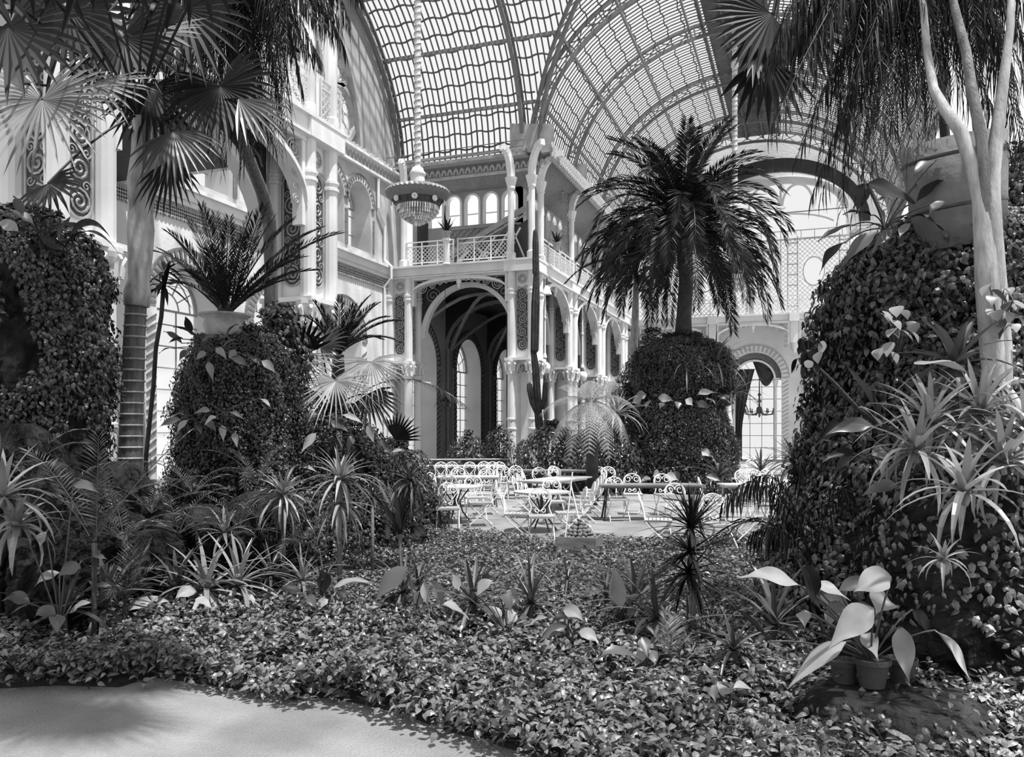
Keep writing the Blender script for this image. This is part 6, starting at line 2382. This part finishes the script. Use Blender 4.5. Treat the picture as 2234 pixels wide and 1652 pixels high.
leaf_plant('plant with one tall upright pale leaf in the front row', (1358, 1360, 7.0), [
    (1356, 1330, 1340, 1240, .16, 2, .02), (1365, 1320, 1330, 1290, .1, 0), (1370, 1325, 1400, 1300, .1, 1), (1385, 1320, 1372, 1355, .09, 1)], 7.0)
leaf_plant('arching leaves with a bright pointed one, near the right stake', (1405, 1490, 5.8), [
    (1395, 1440, 1306, 1446, .13, 1, .16), (1418, 1420, 1388, 1454, .13, 2, .05), (1437, 1464, 1495, 1490, .14, 1, .08), (1400, 1390, 1412, 1432, .1, 1, .02), (1430, 1455, 1475, 1440, .08, 0, .06), (1410, 1420, 1430, 1450, .12, 1)], 5.7)
leaf_plant('single arched leaf pair low on the right in the ground cover', (1590, 1560, 5.0), [
    (1596, 1506, 1560, 1535, .12, 2, .08), (1600, 1505, 1655, 1530, .12, 2, .1), (1562, 1555, 1522, 1538, .09, 2, .03), (1620, 1545, 1640, 1565, .1, 1), (1585, 1545, 1600, 1580, .09, 2), (1550, 1500, 1560, 1530, .08, 2)], 5.0)
leaf_plant('row of pale leaves at the waist of the palm mound', (1490, 880, 23.9), [
    (1400, 872, 1380, 880, .3, 2), (1420, 875, 1410, 890, .3, 2), (1435, 868, 1465, 874, .3, 2), (1450, 880, 1440, 892, .3, 2), (1475, 876, 1480, 892, .3, 1), (1495, 872, 1510, 885, .3, 2), (1520, 862, 1560, 858, .3, 2, .08), (1540, 870, 1560, 880, .3, 2), (1570, 870, 1590, 878, .3, 1), (1565, 865, 1600, 872, .3, 0), (1410, 862, 1385, 866, .3, 1), (1520, 880, 1545, 890, .3, 1), (1495, 990, 1510, 1000, .3, 2), (1530, 985, 1550, 996, .3, 2)], 23.8, w=.3, arch=.05, stalk=False)
leaf_plant('bright leaves low at the foot of the palm mound', (1440, 1070, 21.5), [
    (1440, 1035, 1425, 1040, .3, 2), (1450, 1038, 1478, 1048, .3, 2), (1470, 1030, 1480, 1050, .25, 1), (1420, 1045, 1400, 1052, .25, 1), (1540, 1040, 1570, 1050, .25, 1), (1250, 960, 1240, 985, .3, 1), (1290, 1000, 1270, 1010, .25, 1), (1225, 1000, 1240, 1015, .25, 1)], 21.5, w=.3, arch=.05, stalk=False)
# dark climber with hanging leaves on a slanting stem
b = W(1925, 935, 6.6)
cl_ = empty('climber', b, 0, 'slanting stem with a bunch of dark hanging leaves before the end arch', 'plant')
pts = [b, W(1870, 890, 6.6), W(1820, 835, 6.6), W(1765, 782, 6.6)]
trunk(cl_, pts, [.02, .018, .015, .01], M_darkbark, 'stem', 7)
for k in range(22):
    A = W(U(1735, 1800), U(735, 790), 6.6 + U(-.15, .15))
    m = MB()
    leafpath(m, A, A + Vector((U(-.07, .07), U(-.05, .05), -U(.08, .15))), U(.06, .1), .02, 'oval', U(-.8, .8), 7, .2)
    o = m.build('leaf', M_leafdark if k % 5 else M_leaflight, cl_, smooth=True, loc=b)
    m = MB()
    m.tube([pts[-1], A], .004, 4)
    m.build('leaf_stalk', M_leafdark, o, loc=b)
# round pale leaves
for px, py, D, lab, cx in ((1955, 720, 6.3, 'plant with round pale-edged leaves in the ivy of the right rock', 45), (2180, 670, 6.05, 'round pale leaves clinging to the pale tree trunk', 30)):
    b = W(px, py + 70, D + .1)
    root = empty('round_leaf_plant', b, 0, lab, 'plant')
    for k in range(16):
        A = W(px + U(-cx, cx), py + U(-60, 50), D + U(-.2, .1))
        m = MB()
        leafpath(m, A, A + RIGHT * U(-.09, .09) + Vector((0, 0, -U(.06, .12))) - AWAY * .05, U(.08, .11), .03, 'oval', U(-.4, .4), 8, .15)
        o = m.build('leaf', M_leaflight if k % 3 else M_broad, root, smooth=True, loc=b)
        m = MB()
        m.tube(bez(b, A, .05, 5), .004, 4)
        m.build('leaf_stalk', M_leaf, o, loc=b)

# ------------------------------------------------------------------ slender feather palms in the foreground
b = G(205, 6.6)
root = empty('slender_palm', b, 0, 'slender dark palm with one upright frond among the left rocks', 'palm')
for x0, y0, x1, y1, ar, ll in ((210, 1180, 215, 950, .02, .24), (203, 1182, 410, 945, .12, .24), (190, 1150, 60, 982, .15, .22), (215, 1170, 330, 1060, .2, .2), (195, 1170, 110, 1080, .12, .2), (208, 1180, 260, 1010, .05, .2)):
    frond_to(root, W(x0, y0, 6.6), W(x1, y1, 6.6 + U(-.3, .2)), ar, 26, ll, .013, .35, .006, M_strap, ang=1.05)
trunk(root, [b, W(206, 1185, 6.6)], .02, M_darkbark, 'stem', 6)
b = G(272, 7.0)
root = empty('slender_palm', b, 0, 'small feathery palm in front of the left strap-leaf crowd', 'palm')
for x1, y1, ar in ((322, 1185, .05), (345, 1240, .15), (215, 1240, .15), (240, 1300, .2), (320, 1300, .18), (285, 1200, .05)):
    frond_to(root, W(272, 1320, 7.0), W(x1, y1, 7 + U(-.3, .3)), ar, 28, .2, .013, .35, .006, M_leaf, ang=.95)
trunk(root, [b, W(272, 1322, 7.0)], .02, M_darkbark, 'stem', 6)
b = G(1775, 6.9)
root = empty('drooping_palm', b, 0, 'palm with dark drooping fronds before the white tables at the right', 'palm')
for x0, y0, x1, y1, ar, hg in ((1772, 1230, 1585, 1090, .75, 2.0), (1772, 1230, 1640, 1052, .6, 2.0), (1775, 1230, 1850, 1075, .5, 2.0), (1770, 1230, 1560, 1180, .5, 1), (1770, 1240, 1650, 1160, .3, 2.0), (1778, 1230, 1740, 1020, .3, 2.0)):
    frond_to(root, W(x0, y0, 6.9), W(x1, y1, 6.7 + U(-.3, .3)), ar, 20, .34, .018, hg, .009, M_leafdark, ang=.7)
trunk(root, [b, W(1773, 1232, 6.9)], .025, M_darkbark, 'stem', 6)
b = W(1925, 800, 8.6)
root = empty('cycad', b, 0, 'cycad fronds arching from the left face of the right rock pillar', 'cycad')
for x1, y1, ar in ((1832, 812, .5), (1790, 860, .5), (1800, 900, .3), (1850, 740, .4), (1815, 940, .3), (1770, 830, .4)):
    frond_to(root, b + Vector((0, 0, 0)), W(x1, y1, 8.2), ar, 40, .24, .02, .3, .01, M_leafdark, ang=.9)
m = MB()
m.lathe([(.08, -.25), (.1, 0), (.05, .1)], 8, b)
m.build('stem_base', M_darkbark, root, loc=b)
b = G(1430, 6.0)
root = empty('slender_palm', b, 0, 'little feathery palm below the dark two-tier dracaena', 'palm')
for x1, y1, ar in ((1470, 1350, .05), (1500, 1400, .12), (1420, 1380, .1), (1540, 1430, .15), (1450, 1330, .05)):
    frond_to(root, W(1465, 1470, 6.0), W(x1, y1, 6 + U(-.2, .2)), ar, 26, .16, .012, .3, .005, M_leaflight, ang=1.05)
trunk(root, [G(1465, 6.0), W(1465, 1470, 6.0)], .015, M_darkbark, 'stem', 6)

# small ferns and grass between the left rocks
for px, py, D, lab in ((330, 1120, 8.4, 'dark grassy fern beside the ringed trunk foot'), (420, 1080, 9.0, 'dark grassy fern under the pale leaves of the pedestal'), (120, 1120, 7.0, 'dark grassy fern behind the heart-leaf group'), (520, 1150, 9.0, 'dark grassy fern at the right of the ledge rock'), (270, 1180, 7.6, 'dark grassy fern between the two slender palms'), (60, 1040, 7.2, 'dark grassy fern over the boulder ledge at the left edge'), (390, 1165, 8.2, 'dark grassy fern just above the strap-leaf crowd'), (660, 1190, 9.0, 'dark grassy fern between the two pale dracaenas'), (560, 1060, 9.8, 'dark grassy fern against the ivy pedestal foot')):
    b = W(px, py, D)
    root = empty('grassy_fern', b, 0, lab, 'fern')
    for k in range(9):
        a = AZ(20 + 300 * k / 9 + U(-15, 15))
        A, B = MB(), MB()
        frond(A, B, b, a, U(.5, 1.2), U(.5, .85), U(.9, 1.6), 22, .13, .012, hang=.4, r=.005)
        fo = B.build('frond', M_strap, root, loc=b)
        A.build('leaflets', M_strap if k % 3 else M_leaf, fo, loc=b)

# ------------------------------------------------------------------ clay pots at the near right
for px, py, D, r, h, lab in ((1903, 1436, 4.95, .1, .17, 'clay pot under the white-lit leaves, middle of three'), (1842, 1440, 5.1, .085, .16, 'dark clay pot left of the middle one under the white-lit leaves'), (1968, 1436, 5.1, .085, .17, 'tall dark clay pot right of the middle one under the white-lit leaves')):
    q = W(px, py, D)
    root = empty('clay_pot', q - Vector((0, 0, h)), 0, lab, 'pot', 'clay pots on the near right rock')
    m = MB()
    m.lathe([(r * .7, 0), (r * .95, h * .8), (r * .96, h * .82), (r * 1.08, h * .83), (r * 1.1, h), (r * .98, h), (r * .92, h * .85)], 24)
    m.build('pot_body', M_terracotta, root, smooth=False)
    m = MB()
    m.lathe([(r * .93, h * .9), (.01, h * .92)], 16)
    m.build('soil', M_soil, root)
# hanging basket in the gallery arch, and a wall plate
q = W(971, 880, 34)
root = empty('hanging_basket', q, 0, 'hanging basket with trailing plant between the two gallery windows', 'basket')
m = MB()
m.lathe([(.05, -.2), (.22, -.1), (.28, .05)], 14)
m.build('basket', M_darkbark, root)
m = MB()
for k in range(3):
    a = 2.1 * k
    m.tube([(.27 * math.cos(a), .27 * math.sin(a), .05), (0, 0, 1.0), (0, 0, 5.9)] if k == 0 else [(.27 * math.cos(a), .27 * math.sin(a), .05), (0, 0, 1.0)], .012, 4)
m.build('wires', M_dark, root)
m = MB()
for k in range(60):
    blade(m, Vector((U(-.2, .2), U(-.2, .2), .05)), U(0, 6.3), U(-.4, 1.2), U(.3, .6), .04, U(.8, 2.2), 5, .2, 'grass')
m.build('leaves', M_leafdark, root)
m = MB()
q = W(989, 921, 36.2)
q.x = XW + .14
m.box((0, 0, 0), (.06, .3, .45))
o = m.build('wall_plate', M_dark, None)
tag(o, 'small framed notice on the jamb between the two gallery windows', 'sign')
o.location = q
m = MB()
m.box((.035, 0, 0), (.01, .24, .38))
m.build('notice_sheet', M_plaster, o)
